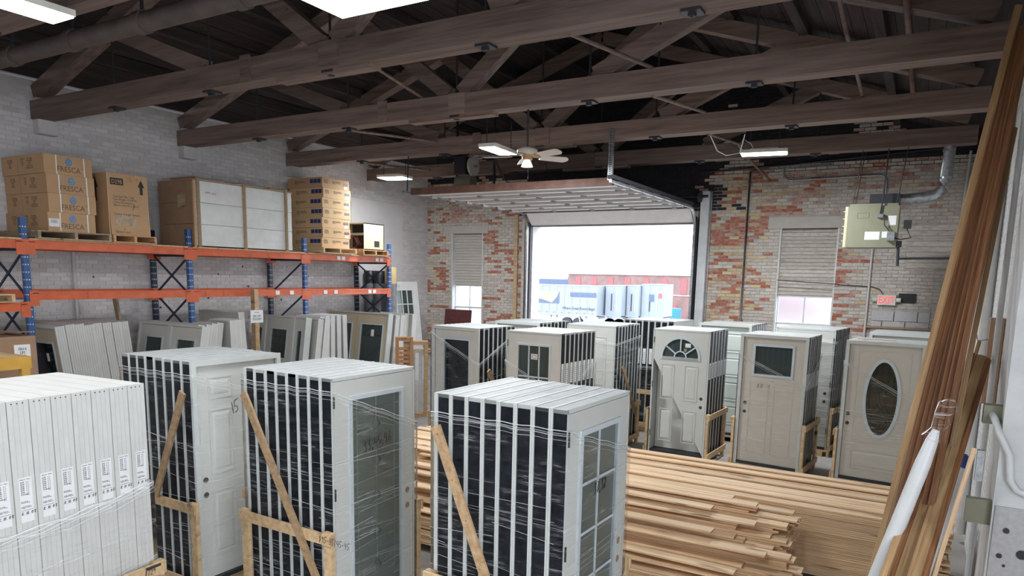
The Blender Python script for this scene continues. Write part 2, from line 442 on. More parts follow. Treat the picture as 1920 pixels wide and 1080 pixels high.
def nz(x, y, z=0): return noise.noise(Vector((x, y, z)))
# left wall (painted white brick, with a smooth rendered patch at its far end)
wl = struct(boxo('wall_left', 'mortarw', (XL - .35, XL, YN, YB + .35, 0, ZE + .1)))
PATCH = (12.72, YB, 0, 4.72)
brick_wall(wl, lambda u, d, z: Vector((XL + d, u, z)), 2.0, YB, 0, lambda c: ZE, [(12.72, 14.6, 0, 4.72)],
           lambda c, z: 0, ['wallpaint'], lambda u, z: u > 5.3 and z > 2.3, lambda u, z: camdist((XL, u, z)), .006)
boxo('render_patch', 'plaster', (XL, XL + .022, 12.72, 14.6, 0, 4.72), wl)
boxo('render_patch', 'plaster', (XL + .0, XL + .026, 7.74, 8.2, 3.3, 4.0), wl)
for y in (5.95, 8.35, 10.85, 13.3):      # corbels under the truss ends
    boxo('corbel', 'mortarw', (XL, XL + .16, y - .02, y + .26, 4.95, 5.46), wl)
mb = MB()
for k in range(14):
    y, z = random.uniform(5.5, 12.5), random.uniform(2.3, 3.2)
    mb.tube([(XL + .02, y, z), (XL + .024, y, z)], .012 + .01 * random.random(), 7)
mb.build('plug_holes', 'seam', wl, kind='stuff')
mb = MB().tube([(XL + .05, 6.35, 1.5), (XL + .05, 6.35, 3.35)], .03, 8)
mb.build('wall_conduit', 'wallpaint', wl)
# back wall with door opening and two windows
GX0, GX1, GZ = -8.56, -4.47, 4.21
W1 = (-10.98, -10.0, .95, 4.06)
W2 = (-2.73, -1.61, .95, 4.07)
W3 = (-.90, .10, 1.3, 2.47)
wb = MB()
holes = [(GX0, GX1, 0, GZ), (W1[0], W1[1], W1[2], W1[3]), (W2[0], W2[1], W2[2], W2[3]), W3]
hs = holes[:3]
xs = sorted({XL - .35, XR + 2.5} | {h[0] for h in hs} | {h[1] for h in hs})
for a, b in zip(xs, xs[1:]):
    if any(h[0] < (a + b) / 2 < h[1] for h in hs):
        h = [h for h in hs if h[0] < (a + b) / 2 < h[1]][0]
        if h[2] > 0: wb.box(a, b, YB, YB + .38, 0, h[2])
        wb.box(a, b, YB, YB + .38, h[3], 5.2)
    else:
        wb.box(a, b, YB, YB + .38, 0, 5.2)
wb.prism([(XL - .35, 5.2), (XR + 2.5, 5.2), (XR + 2.5, ZE + .1), (0.3, ZE + .22), (XM, ZR + .25), (XL, ZE + .2), (XL - .35, ZE + .2)], YB, YB + .38, 1)
wback = struct(wb.build('wall_back', ['mortar', 'mortarb']))
MB().box(-8.75, -4.15, YB - .006, YB, 4.55, 5.2).build('soot_coat', 'mortarb', wback)
def pick_back(x, z):
    n = nz(x * .9 + 3, z * 1.6, 1) + .6 * nz(x * 2.6, z * 6, 4)
    r = random.random()
    if z > 4.45 and abs(x + 6.5) + .7 * r * r < 2.55 + .8 * nz(x * 1.5, z * 3): return 4
    if z > 5.35: return 4 if n < .25 else (0 if r < .5 else 3)
    if x < -9.95:
        if x < -11.1: return 1 if n > .22 or r < .16 else (2 if n > .05 and r < .6 else 0)
        return 0 if z < 4.35 or r < .5 else (1 if n > .1 else 3)
    if x < -9.0: return 0 if (n < .1 and r < .9) or r < .4 else 1
    if x < GX0: return 1 if (n > .0 and r < .6) or r < .18 else (2 if r > .9 else 0)
    if x < -2.9:
        if n > .25: return 1 if r < .72 else (2 if r < .85 else 3)
        if n > -.05: return 2 if r < .42 else (1 if r < .68 else (3 if r < .8 else 0))
        return 0 if r < .62 else (1 if r < .78 else 2)
    if z > 4.3 and x < .0:
        if n > .3: return 1 if r < .65 else 3
        if n > .05: return 3 if r < .55 else (2 if r < .75 else 0)
        return 0 if r < .8 else 3
    if -1.65 < x < -.9: return 1 if n > .42 and r < .7 else (3 if n > .15 and r < .6 else (2 if n > .05 and r < .35 else 0))
    return 0
def pick_back2(x, z):
    p = pick_back(x, z)
    return p
brick_wall(wback, lambda u, d, z: Vector((u, YB - d, z)), XL, XR, 0, lambda c: (ZR if c is None else roofz(c)),
           holes + [(W1[0] - .24, W1[1] + .16, W1[3], W1[3] + .19), (W2[0] - .24, W2[1] + .15, W2[3], W2[3] + .23), (-.38, .5, 3.3, 4.1)], pick_back2,
           ['backpaint', 'brickred', 'brickyel', 'brickpink', 'brickblk'], lambda u, z: 2.2 < z < 5.1, lambda u, z: camdist((u, YB, z)), .011)
boxo('stone_lintel', 'stone', (W1[0] - .24, W1[1] + .16, YB - .025, YB + .1, W1[3], W1[3] + .19), wback)
boxo('stone_lintel', 'stone', (W2[0] - .24, W2[1] + .15, YB - .025, YB + .1, W2[3], W2[3] + .23), wback)
mb = MB()          # painted rough patch between heater and corner, laid in flush blocks
for r in range(8):
    mb.box(-.38, .5, YB - .018 - .004 * (r % 2), YB, 3.3 + r * .1, 3.3 + r * .1 + .094)
mb.build('filled_opening', 'backpaint', wback)
# block infill over a wooden sill
k = 0
for r in range(6):
    z = 2.47 - .2 * (r + 1)
    x = W3[0] - (.2 if r % 2 else 0)
    while x < W3[1]:
        a, b = max(x, W3[0]), min(x + .39, W3[1])
        if b - a > .04: boxo('block', 'cmu', (a + .004, b - .004, YB - .035, YB - .0, z + .005, z + .195), wback)
        x += .4
boxo('sill_board', 'oldpine', (W3[0] - .08, W3[1] + .08, YB - .09, YB + .05, 2.13, 2.165), wback)
# windows: upper part bricked or boarded, lower part glass with muntins
def window(name, w, zg, cols, infill, label):
    x0, x1, z0, z1 = w
    t = struct(obj(name, None, loc=(x0, YB, 0)), label)
    W = x1 - x0
    mb = MB()
    n = int((z1 - zg) / .072)
    for r in range(n):
        zz = zg + r * (z1 - zg) / n
        mb.box(0, W, .11 - .006 * (r % 2), .16, zz, zz + (z1 - zg) / n - .008)
    mb.box(0, W, .13, .2, zg, z1)
    mb.build('infill', infill, t)
    mb = MB().frame(0, W, z0, zg, .045, .14, .2)
    zm = z0 + (zg - z0) * (.62)
    mb.box(0, W, .13, .2, zg - .62, zg - .58)
    for z in (zg - 1.18,):
        if z > z0 + .1: mb.box(0, W, .15, .19, z, z + .025)
    for c in range(1, cols):
        mb.box(W * c / cols - .012, W * c / cols + .012, .15, .19, z0, zg)
    mb.build('sash', 'whitepaint', t)
    zs = sorted([z0 + .045, zg - 1.18, zg - .6, zg - .045])
    for a, b in zip(zs, zs[1:]):
        for c in range(cols):
            boxo('pane', 'frost', (W * c / cols, W * (c + 1) / cols, .168, .172, a, b), t)
    boxo('sill', 'stone', (-.05, W + .05, -.03, .2, z0 - .08, z0), t)
    MB().box(-.002, .03, -.005, .2, z0, z1).box(W - .03, W + .002, -.005, .2, z0, z1).build('jamb', 'whitepaint', t)
window('window_1', W1, 2.74, 2, 'stone', 'left window, bricked up above')
window('window_2', W2, 2.72, 2, 'backpaint', 'right window, bricked up above')
# right wall: flat run, a pier nearer the camera
wr = struct(boxo('wall_right', 'whitepaint', (XR, XR + .4, 5.9, YB + .3, 0, ZE + .1)))
brick_wall(wr, lambda u, d, z: Vector((XR - d * .6, u, z)), 7.3, YB, 0, lambda c: ZE, [], lambda c, z: 0, ['whitepaint'], lambda u, z: False, lambda u, z: 1, .006)
pier = struct(MB().box(.49, 3.2, 5.3, 5.9, 0, 7.0).build('wall_right_pier', 'whitepaint'))
boxo('steel_plate', 'cmu', (.505, .9, 5.288, 5.3, .3, 1.62), pier)
mb = MB()
for x, z, r in ((.575, 1.47, .018), (.555, 1.3, .016), (.585, 1.3 - .06, .009), (.565, 1.05, .01), (.67, 1.33, .03), (.655, 1.12, .03), (.59, .95, .012), (.63, .8, .02)):
    mb.tube([(x, 5.289, z), (x, 5.28, z)], r, 10)
mb.build('bolt_holes', 'darksteel', pier, kind='stuff')
wr3 = struct(MB().box(2.9, 3.2, YN, 5.3, 0, .6).box(2.9, 3.2, YN, 5.3, 5.0, 7.0).box(2.9, 3.2, YN, -6.2, .6, 5.0).box(2.9, 3.2, 1.6, 5.3, .6, 5.0).box(2.9, 3.2, -2.2, -1.8, .6, 5.0).build('wall_right_return', 'whitepaint'), 'right wall beside the camera with two openings added for side light')  # unseen wall; both openings are added to let in side light
wf = struct(MB().box(XL - .35, -10.6, YN - .35, YN, 0, 7.9).box(-10.6, 3.2, YN - .35, YN, 0, 7.9).build('wall_front', 'plaster'), 'plain wall behind the camera')
# ------------------------------------------------------------------ roof
ceil = struct(obj('ceiling', None))
sl = math.atan2(ZR - ZE, XM - XL); L = math.hypot(ZR - ZE, XM - XL)
pw = .185
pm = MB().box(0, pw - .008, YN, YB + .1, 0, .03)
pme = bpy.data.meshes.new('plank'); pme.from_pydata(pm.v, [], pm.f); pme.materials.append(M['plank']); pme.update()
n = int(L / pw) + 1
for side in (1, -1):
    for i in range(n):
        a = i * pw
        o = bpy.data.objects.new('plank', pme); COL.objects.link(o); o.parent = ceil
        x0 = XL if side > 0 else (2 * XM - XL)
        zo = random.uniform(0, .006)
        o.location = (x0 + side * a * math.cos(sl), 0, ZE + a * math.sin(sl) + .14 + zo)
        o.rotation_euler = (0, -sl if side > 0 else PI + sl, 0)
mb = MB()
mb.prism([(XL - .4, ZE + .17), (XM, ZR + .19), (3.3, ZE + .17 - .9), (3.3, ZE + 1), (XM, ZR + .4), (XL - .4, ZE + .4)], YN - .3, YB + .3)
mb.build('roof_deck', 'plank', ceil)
YS = [-4.0, -1.5, 1.02, 3.47, 5.90, 8.30, 10.79, 13.27]
def truss(y, lab):
    t = thing('roof_truss', lab, 'truss', (0, y, 0), 0, 'timber roof trusses')
    xs = [XL + 1.98 * k for k in range(7)]; xe = xs[-1]
    mid = xs[3]
    MB().box(XL + .02, xe + .35, 0, .26, 5.155, 5.415, ).build('bottom_chord', 'truss', t)
    def tc(x): return 5.47 + .345 * min(x - XL, xe + .25 - x)
    for a, b in ((XL + .05, mid), (mid, xe + .22)):
        MB().bar((a, .13, tc(a) + .05), (b, .13, tc(b) + .05), .2, .2).build('top_chord', 'truss', t)
    for k, (a, b) in enumerate(((1, 2), (2, 3), (4, 3), (5, 4))):
        MB().bar((xs[a], .13, tc(xs[a])), (xs[b] + (-.1 if b > a else .1), .13, 5.44), .15, .2).build('web', 'truss', t)
    for k in range(1, 6):
        MB().tube([(xs[k] + .02, .1, 5.1), (xs[k] + .02, .1, tc(xs[k]))], .014, 6).build('rod', 'darksteel', t)
        MB().box(xs[k] - .06, xs[k] + .1, .04, .2, 5.13, 5.156).box(xs[k] - .01, xs[k] + .05, .08, .13, 5.1, 5.14).build('rod_plate', 'darksteel', t)
    MB().box(-5.86, -5.6, -.03, -.0, 5.16, 5.42).build('splice_plate', 'truss', t)
    MB().box(-7.1, -6.95, -.035, 0, 5.14, 5.44).build('splice_plate', 'truss', t)
    MB().box(-6.6, -5.2, .05, .21, 5.11, 5.155).build('splice_block', 'truss', t)
    return t
LT = ['nearest timber truss, behind the camera', 'timber truss just behind the camera', 'timber truss over the camera', 'timber truss in front of the dark pipe, top left',
      'wide timber truss crossing the whole top of the view', 'second timber truss, the ceiling fan hangs from it', 'third timber truss, ahead of the open door track end', 'farthest timber truss, close to the brick wall']
for y, l in zip(YS, LT):
    truss(y, l)
mb = MB()
for i in range(len(YS)):       # purlins lie over the trusses
    pass
for xk in range(1, 12):
    x = XL + xk * (12.0 / 12)
    if x > .2: continue
    z = roofz(min(x, 2 * XM - XL)) + .0
    MB().box(x - .06, x + .06, YN + .2, YB, z - .02, z + .14).build('purlin', 'plank', ceil)
for i, (x, y0, z0, y1, z1) in enumerate(((-3.0, 6.05, 5.16, 8.3, 5.42), (-3.05, 8.5, 5.16, 10.8, 5.42), (-3.05, 11.0, 5.16, 13.3, 5.36), (-3.0, 13.5, 5.16, 15.65, 5.05),
                                     (-7.9, 8.45, 5.15, 10.8, 5.36), (-9.9, 11.0, 5.15, 13.3, 5.3), (-.95, 3.6, 6.05, 8.3, 5.5), (-.98, 8.5, 5.6, 10.85, 5.45), (-6.4, 5.95, 5.85, 8.4, 5.45))):
    tag(MB().tube([(x, y0, z0), (x, y1, z1)], .022, 7).build('bridging_rod', 'truss'), ['rod running from under the first long beam to the second beam, right of centre', 'rod running between second and third beams, right of the steel hanger',
        'rod running between third and farthest beams, right of centre', 'rod from farthest beam to the brick wall', 'thin rod between second and third beams, left of the fan', 'thin rod above the left wall light',
        'reddish rod slanting down to the second beam, top right', 'short rod hanging behind the second beam, right side', 'thin dark rod crossing behind the first long beam, near the ceiling lamp'][i], 'rod', 'bridging rods between the trusses')
def tube_thing(name, pts, r, mat, label, cat, group=None, n=8):
    return tag(MB().tube(pts, r, n).build(name, mat), label, cat, group)
# big pipe, top left
t = thing('roof_pipe', 'thick dark iron pipe with bands crossing the top left corner', 'pipe', (0, 4.1, 5.14))
MB().tube([(XL + .1, .0, 0), (-1.0, 0, 0)], .085, 14).build('pipe_run', 'sootpipe', t)
for x in (-8.4, -7.3, -6.2, -4.9):
    MB().tube([(x - .05, 0, 0), (x + .05, 0, 0)], .1, 14).build('band', 'sootpipe', t)
    MB().box(x - .012, x + .012, -.012, .012, .09, 1.0).build('hanger', 'darksteel', t)
tube_thing('sprinkler_pipe', [(-.42, 1.0, 5.72), (-.42, 13.2, 5.60)], .032, 'rust', 'reddish pipe running towards the brick wall above the beams, top right', 'pipe')
# rods hanging at intervals
# ------------------------------------------------------------------ overhead door
t = thing('overhead_door', 'white sectional overhead door rolled up under the ceiling', 'overhead door', (0, 0, 0))
DX0, DX1 = -8.52, -4.52
ys = [10.95 + .62 * k for k in range(8)]
for k in range(7):
    MB().box(DX0, DX1, ys[k] + .01, ys[k + 1] - .01, 4.52, 4.56).build('panel', 'doord', t)
for k in range(7):
    y = ys[k] if k else ys[0] + .07
    MB().box(DX0, DX1, y - .075 + (.06 if k == 0 else 0), y + .075 + (.08 if k == 0 else 0), 4.47, 4.52).build('strut', 'doorw', t)
    if k:
        for q in range(5):
            x = DX0 + .15 + q * (DX1 - DX0 - .3) / 4
            MB().box(x - .04, x + .04, y - .06, y + .06, 4.455, 4.476).tube([(x - .05, y, 4.45), (x + .05, y, 4.45)], .014, 6).build('door_hinge', 'steel', t)
MB().box(DX0 - .02, DX1 + .02, 10.86, 10.95, 4.46, 4.58).build('top_rail', 'rust', t)
mt = Matrix.Translation((0, 15.3, 4.5)) @ Matrix.Rotation(R(-42), 4, 'X')
MB().box(DX0, DX1, 0, .42, -.02, .02, 0, mt).build('panel', 'doorw', t, label='bottom section turned down over the opening')
MB().box(DX0, DX1, 15.6, 15.66, 4.19, 4.27).build('bottom_seal', 'darksteel', t)
for s, x in ((0, DX0 - .07), (1, DX1 + .06)):
    pts = [(x, 10.7, 4.5), (x, 15.1, 4.5)] + [(x, 15.1 + .38 * math.sin(a * PI / 12), 4.12 + .38 * math.cos(a * PI / 12)) for a in range(1, 7)] + [(x, 15.48, 0)]
    mb = MB()
    for a, b in zip(pts, pts[1:]): mb.bar(a, b, .05, .035)
    mb.build('track', 'steel', t)
    MB().box(x - .012, x + .012, 15.49, 15.6, 0, 4.2).build('track_bracket', 'darksteel', t)
MB().box(DX1 - .0, DX1 + .1, 10.72, 15.2, 4.54, 4.6).build('track_angle', 'darksteel', t)
for y in ys[1:]:
    for x in (DX0 - .03, DX1 + .02):
        MB().tube([(x - .03, y, 4.49), (x + .03, y, 4.49)], .03, 8).build('roller', 'steel', t)
mb = MB().box(-4.53, -4.46, 10.74, 10.80, 4.52, 5.3)
o = mb.build('perforated_hanger', 'steel', t)
mb = MB()
for k in range(22): mb.box(-4.508, -4.482, 10.737, 10.741, 4.58 + k * .034, 4.594 + k * .034)
mb.build('slot', 'seam', t, kind='stuff')
MB().tube([(DX0 - .06, 10.8, 4.5), (DX0 - .06, 10.85, 5.3)], .012, 6).build('hanger', 'darksteel', t)
MB().tube([(-8.8, YB - .25, 4.75), (-4.2, YB - .25, 4.75)], .03, 8).build('torsion_shaft', 'darksteel', t)
for x in (-8.6, -4.4): MB().tube([(x, YB - .25, 4.75), (x + .06, YB - .25, 4.75)], .12, 16).build('cable_drum', 'darksteel', t)
MB().bar((-7.1, 11.2, 5.4), (-6.95, 11.6, 4.75), .04, .02).bar((-6.95, 11.6, 4.75), (-6.5, 11.75, 4.5), .04, .02).bar((-6.5, 11.75, 4.5), (-6.4, 12.0, 4.6), .04, .02).build('pull_arm', 'darksteel', t)
# jambs of the opening
jm = struct(obj('trim_1', None), 'steel jambs and header of the loading door')
MB().box(GX0 - .16, GX0 - .0, YB - .1, YB - .02, 0, GZ + .1).build('jamb', 'darksteel', jm)
MB().box(GX0 - .26, GX0 - .16, YB - .06, YB - .02, 0, 4.4).build('jamb', 'backpaint', jm)
MB().box(GX1 + .02, GX1 + .06, YB - .14, YB - .02, 0, GZ + .1).build('jamb', 'darksteel', jm)
MB().box(GX1 + .09, GX1 + .27, YB - .14, YB - .0, 0, 4.87).build('jamb', 'whitepaint', jm)
MB().box(GX1 + .29, GX1 + .31, YB - .05, YB - .0, 0, 4.87).build('jamb', 'steel', jm)
MB().box(GX0, GX1, YB - .12, YB - .02, GZ, GZ + .14).build('header', 'darksteel', jm)
MB().box(GX0, GX0 + .012, YB + .0, YB + .38, 0, GZ).build('reveal', 'brickout', jm)
# door operator
t = thing('door_operator', 'green electric door operator with a round pulley under the beams', 'motor', (-8.1, 12.2, 4.85))
MB().tube([(-.3, 0, -.02), (.08, 0, -.02)], .13, 16).build('motor', 'heater', t)
MB().tube([(.06, -.02, .28), (.11, -.02, .28)], .19, 20).build('pulley', 'fan', t)
MB().tube([(.1, -.02, .28), (.18, -.02, .28)], .03, 8).build('shaft', 'steel', t)
MB().box(-.32, -.05, -.1, .18, .13, .48).build('control_box', 'darksteel', t)
MB().box(-.35, .6, -.12, .2, -.2, -.16).build('shelf', 'palletw', t)
for x in (-.33, .55): MB().box(x, x + .03, -.02, .02, -.2, 1.2).build('hanger', 'darksteel', t)
# timber strip and pipes on the back wall
tag(boxo('timber_strip', 'pinez', (-9.05, -8.95, YB - .05, YB - .02, 0, 4.5)), 'thin upright timber strip on the brick wall left of the loading door', 'strip')
CG = 'conduits on the back wall'
tube_thing('conduit', [(-3.4, YB - .05, 0), (-3.4, YB - .05, 5.24), (-1.85, YB - .05, 5.29)], .025, 'steel', 'steel conduit up the brick wall between loading door and right window', 'conduit')
tube_thing('conduit', [(-4.4, YB - .06, 5.28), (-2.6, YB - .06, 5.33), (.5, YB - .06, 5.5)], .018, 'darksteel', 'thin dark conduit running level along the top of the brick wall', 'conduit')
tube_thing('conduit', [(-2.75, YB - .05, 5.3), (-2.72, YB - .05, 5.1), (-2.6, YB - .05, 5.02), (-.95, YB - .05, 5.05), (-.86, YB - .05, 4.98), (-.85, YB - .05, 4.6)], .018, 'steel', 'conduit bending over the top of the right window towards the heater', 'conduit')
tube_thing('conduit', [(-.99, YB - .05, 1.2), (-.99, YB - .05, 3.68)], .02, 'wallpaint', 'painted conduit rising between the right window and the exit sign', 'conduit')
tube_thing('conduit', [(.42, YB - .05, 4.0), (.46, YB - .05, 5.4)], .022, 'wallpaint', 'painted conduit near the right corner of the brick wall', 'conduit')
tube_thing('cable', [(-2.7, YB - .14, 3.02), (-2.2, YB - .14, 2.99), (-1.7, YB - .14, 2.97), (-1.5, YB - .04, 2.95), (-.95, YB - .04, 2.93), (-.8, YB - .04, 2.88), (-.7, YB - .04, 2.75)], .008, 'ink', 'thin cable crossing the right window to the exit sign', 'cable')
t = thing('exit_sign', 'lit red exit sign with two side lamps on the brick wall', 'exit sign', (-.66, YB - .03, 2.68))
MB().box(-.16, .16, -.06, 0, -.1, .1).build('housing', 'exitw', t)
text('EXIT', .19, (0, -.062, -.066), '-y', 'exitr', t, .72, ext=.002)
for s in (-1, 1): MB().tube([(s * .17, -.03, 0), (s * .25, -.04, .0)], .045, 10).build('lamp_head', 'exitw', t)
boxo('sign_board', 'ink', (.2, .5, -.012, 0, -.05, .13), t)
# ------------------------------------------------------------------ pipes and box on the right wall
tube_thing('wall_pipe', [(XR - .06, 9.6, .1), (XR - .06, 9.6, 5.6)], .055, 'whitepaint', 'thick white painted pipe rising up the right wall', 'pipe', n=12)
tube_thing('wall_pipe', [(.465, 6.1, .2), (.465, 6.1, 5.6)], .02, 'whitepaint', 'thin white conduit rising behind the corner of the right pier', 'pipe')
t = thing('junction_box', 'grey junction box with a conduit elbow on the right pier', 'electrical box', (.44, 5.45, 2.18))
MB().box(-.05, .05, -.04, .05, -.06, .06).build('box_body', 'heater', t)
MB().tube([(.0, -.03, -.0), (.01, -.12, -.02), (.03, -.18, -.08), (.1, -.18, -.22), (.12, -.18, -.38), (.16, -.18, -.44), (.24, -.18, -.47), (.6, -.18, -.49)], .022, 8).build('conduit', 'whitepaint', t)
t = thing('outlet_box', 'small steel outlet box low on the right wall behind the trim', 'electrical box', (.4, 5.35, 1.55))
MB().box(-.05, .09, 0, .06, -.08, .08).build('box_body', 'heater', t)
MB().box(-.02, .02, .0, .05, .2, .4).build('strap', 'steel', t)
# ------------------------------------------------------------------ ceiling panels (the lamps of the room)
def lamp(loc, w, l, rz, label, chains=True, power=LAMP):
    t = thing('ceiling_light', label, 'light', loc, rz, 'hanging lamp panels')
    MB().box(-w / 2, w / 2, -l / 2, l / 2, 0, .05).box(-w * .3, w * .3, -l * .3, l * .3, .05, .075).build('housing', 'exitw', t)
    MB().box(-w / 2 + .012, w / 2 - .012, -l / 2 + .012, l / 2 - .012, -.012, 0).build('diffuser', 'diff', t)
    d = bpy.data.lights.new('lamp_light', 'AREA'); d.shape = 'RECTANGLE'; d.size = w * .9; d.size_y = l * .9
    d.energy = power; d.color = (.93, .97, 1)
    o = obj('lamp_light', d, t, loc=(0, 0, -.02))
    if chains:
        for s in (-1, 1):
            mb = MB()
            for k in range(9): mb.box(s * w * .3 - .004, s * w * .3 + .004, s * l * .3 - .012 + .01 * (k % 2), s * l * .3 + .004 + .008 * (k % 2), .06 + k * .045, .1 + k * .045)
            mb.build('chain', 'darksteel', t, kind='stuff')
    return t
lamp((-6.33, 2.9, 5.0), .33, 1.2, 0, 'bright lamp panel at the top left corner, under the dark pipe', power=26)
lamp((-3.62, 4.25, 5.0), 1.2, .5, 0, 'bright lamp panel at the top edge, over the front row of stacks', power=44)
lamp((-5.62, 9.22, 4.80), .26, .78, R(4), 'lamp panel hanging beside the ceiling fan', power=110)
lamp((-2.42, 12.0, 4.98), .70, .30, R(8), 'lamp panel with looped white cord, right of the loading door', power=120)
lamp((-9.98, 12.15, 4.99), .62, .45, R(10), 'small lamp panel near the left wall over the tall carton stack', power=60)
for x, y, s in ((-5.5, .2, 'middle'), (-1.6, .2, 'right'), (-4.5, -4.6, 'far middle')):
    lamp((x, y, 5.0), .33, 1.2, 0, 'lamp panel behind the camera, %s one' % s, False)
tube_thing('lamp_cord', [(-3.1, 11.3, 5.2), (-3.05, 11.6, 5.0), (-2.95, 11.75, 4.95), (-2.75, 11.8, 4.98), (-2.62, 11.5, 5.2)], .008, 'paper', 'looped white cord left of the right hand lamp', 'cable')
tube_thing('lamp_cord', [(-2.7, 11.9, 5.02), (-2.8, 11.9, 5.1), (-2.72, 11.85, 5.2), (-2.6, 11.85, 5.12), (-2.55, 11.9, 5.02)], .007, 'paper', 'small curl of white cord on top of the right hand lamp', 'cable')
# ------------------------------------------------------------------ stacks of prehung doors
def ellipse(cx, cz, a, b, n=32, t0=0.0):
    return [(cx + a * math.cos(t0 + 2 * PI * k / n), cz + b * math.sin(t0 + 2 * PI * k / n)) for k in range(n)]
def on_rect(pts, x0, x1, z0, z1):
    """pushes every point of an outline out to a rectangle, along the ray from the outline's centre"""
    cx = sum(p[0] for p in pts) / len(pts); cz = sum(p[1] for p in pts) / len(pts)
    out = []
    for x, z in pts:
        dx, dz = x - cx, z - cz
        k = min((x1 - cx) / dx if dx > 1e-6 else ((x0 - cx) / dx if dx < -1e-6 else 1e9), (z1 - cz) / dz if dz > 1e-6 else ((z0 - cz) / dz if dz < -1e-6 else 1e9))
        out.append([cx + dx * k, cz + dz * k])
    for c in ((x0, z0), (x1, z0), (x1, z1), (x0, z1)):       # snap nearest point to each corner
        i = min(range(len(out)), key=lambda q: (out[q][0] - c[0]) ** 2 + (out[q][1] - c[1]) ** 2)
        out[i] = list(c)
    return [tuple(p) for p in out]
def half_round(cx, z, r, n=24):
    return [(cx + r * math.cos(PI * k / n), z + r * math.sin(PI * k / n)) for k in range(n + 1)]
def emboss(t, x0, x1, z0, z1, y, mat, deep=False):
    """pressed door panel: raised moulding round a lifted field"""
    mb = MB().frame(x0, x1, z0, z1, .012, y - .007, y + .01)
    w = .034
    a, b, c, d = x0 + w, x1 - w, z0 + w, z1 - w
    e = .02
    mb.add([(a, y, c), (b, y, c), (b, y, d), (a, y, d), (a + e, y - .007, c + e), (b - e, y - .007, c + e), (b - e, y - .007, d - e), (a + e, y - .007, d - e)],
           [(0, 1, 5, 4), (1, 2, 6, 5), (2, 3, 7, 6), (3, 0, 4, 7), (4, 5, 6, 7)])
    return mb.build('panel', mat, t)
def bores(t, x, z0, y, mat='seam'):
    for z in (z0 + 1.10, z0 + .96):
        MB().tube([(x, y + .02, z), (x, y - .0015, z)], .027, 16).build('bore_hole', mat, t)
def lite(t, hole, rim, y, gm, rm='litef', screws=True):
    MB().ring(rim, hole, y - .014, y + .012).build('lite_frame', rm, t)
    MB().prism(hole, y + .016, y + .022).build('glass', gm, t)
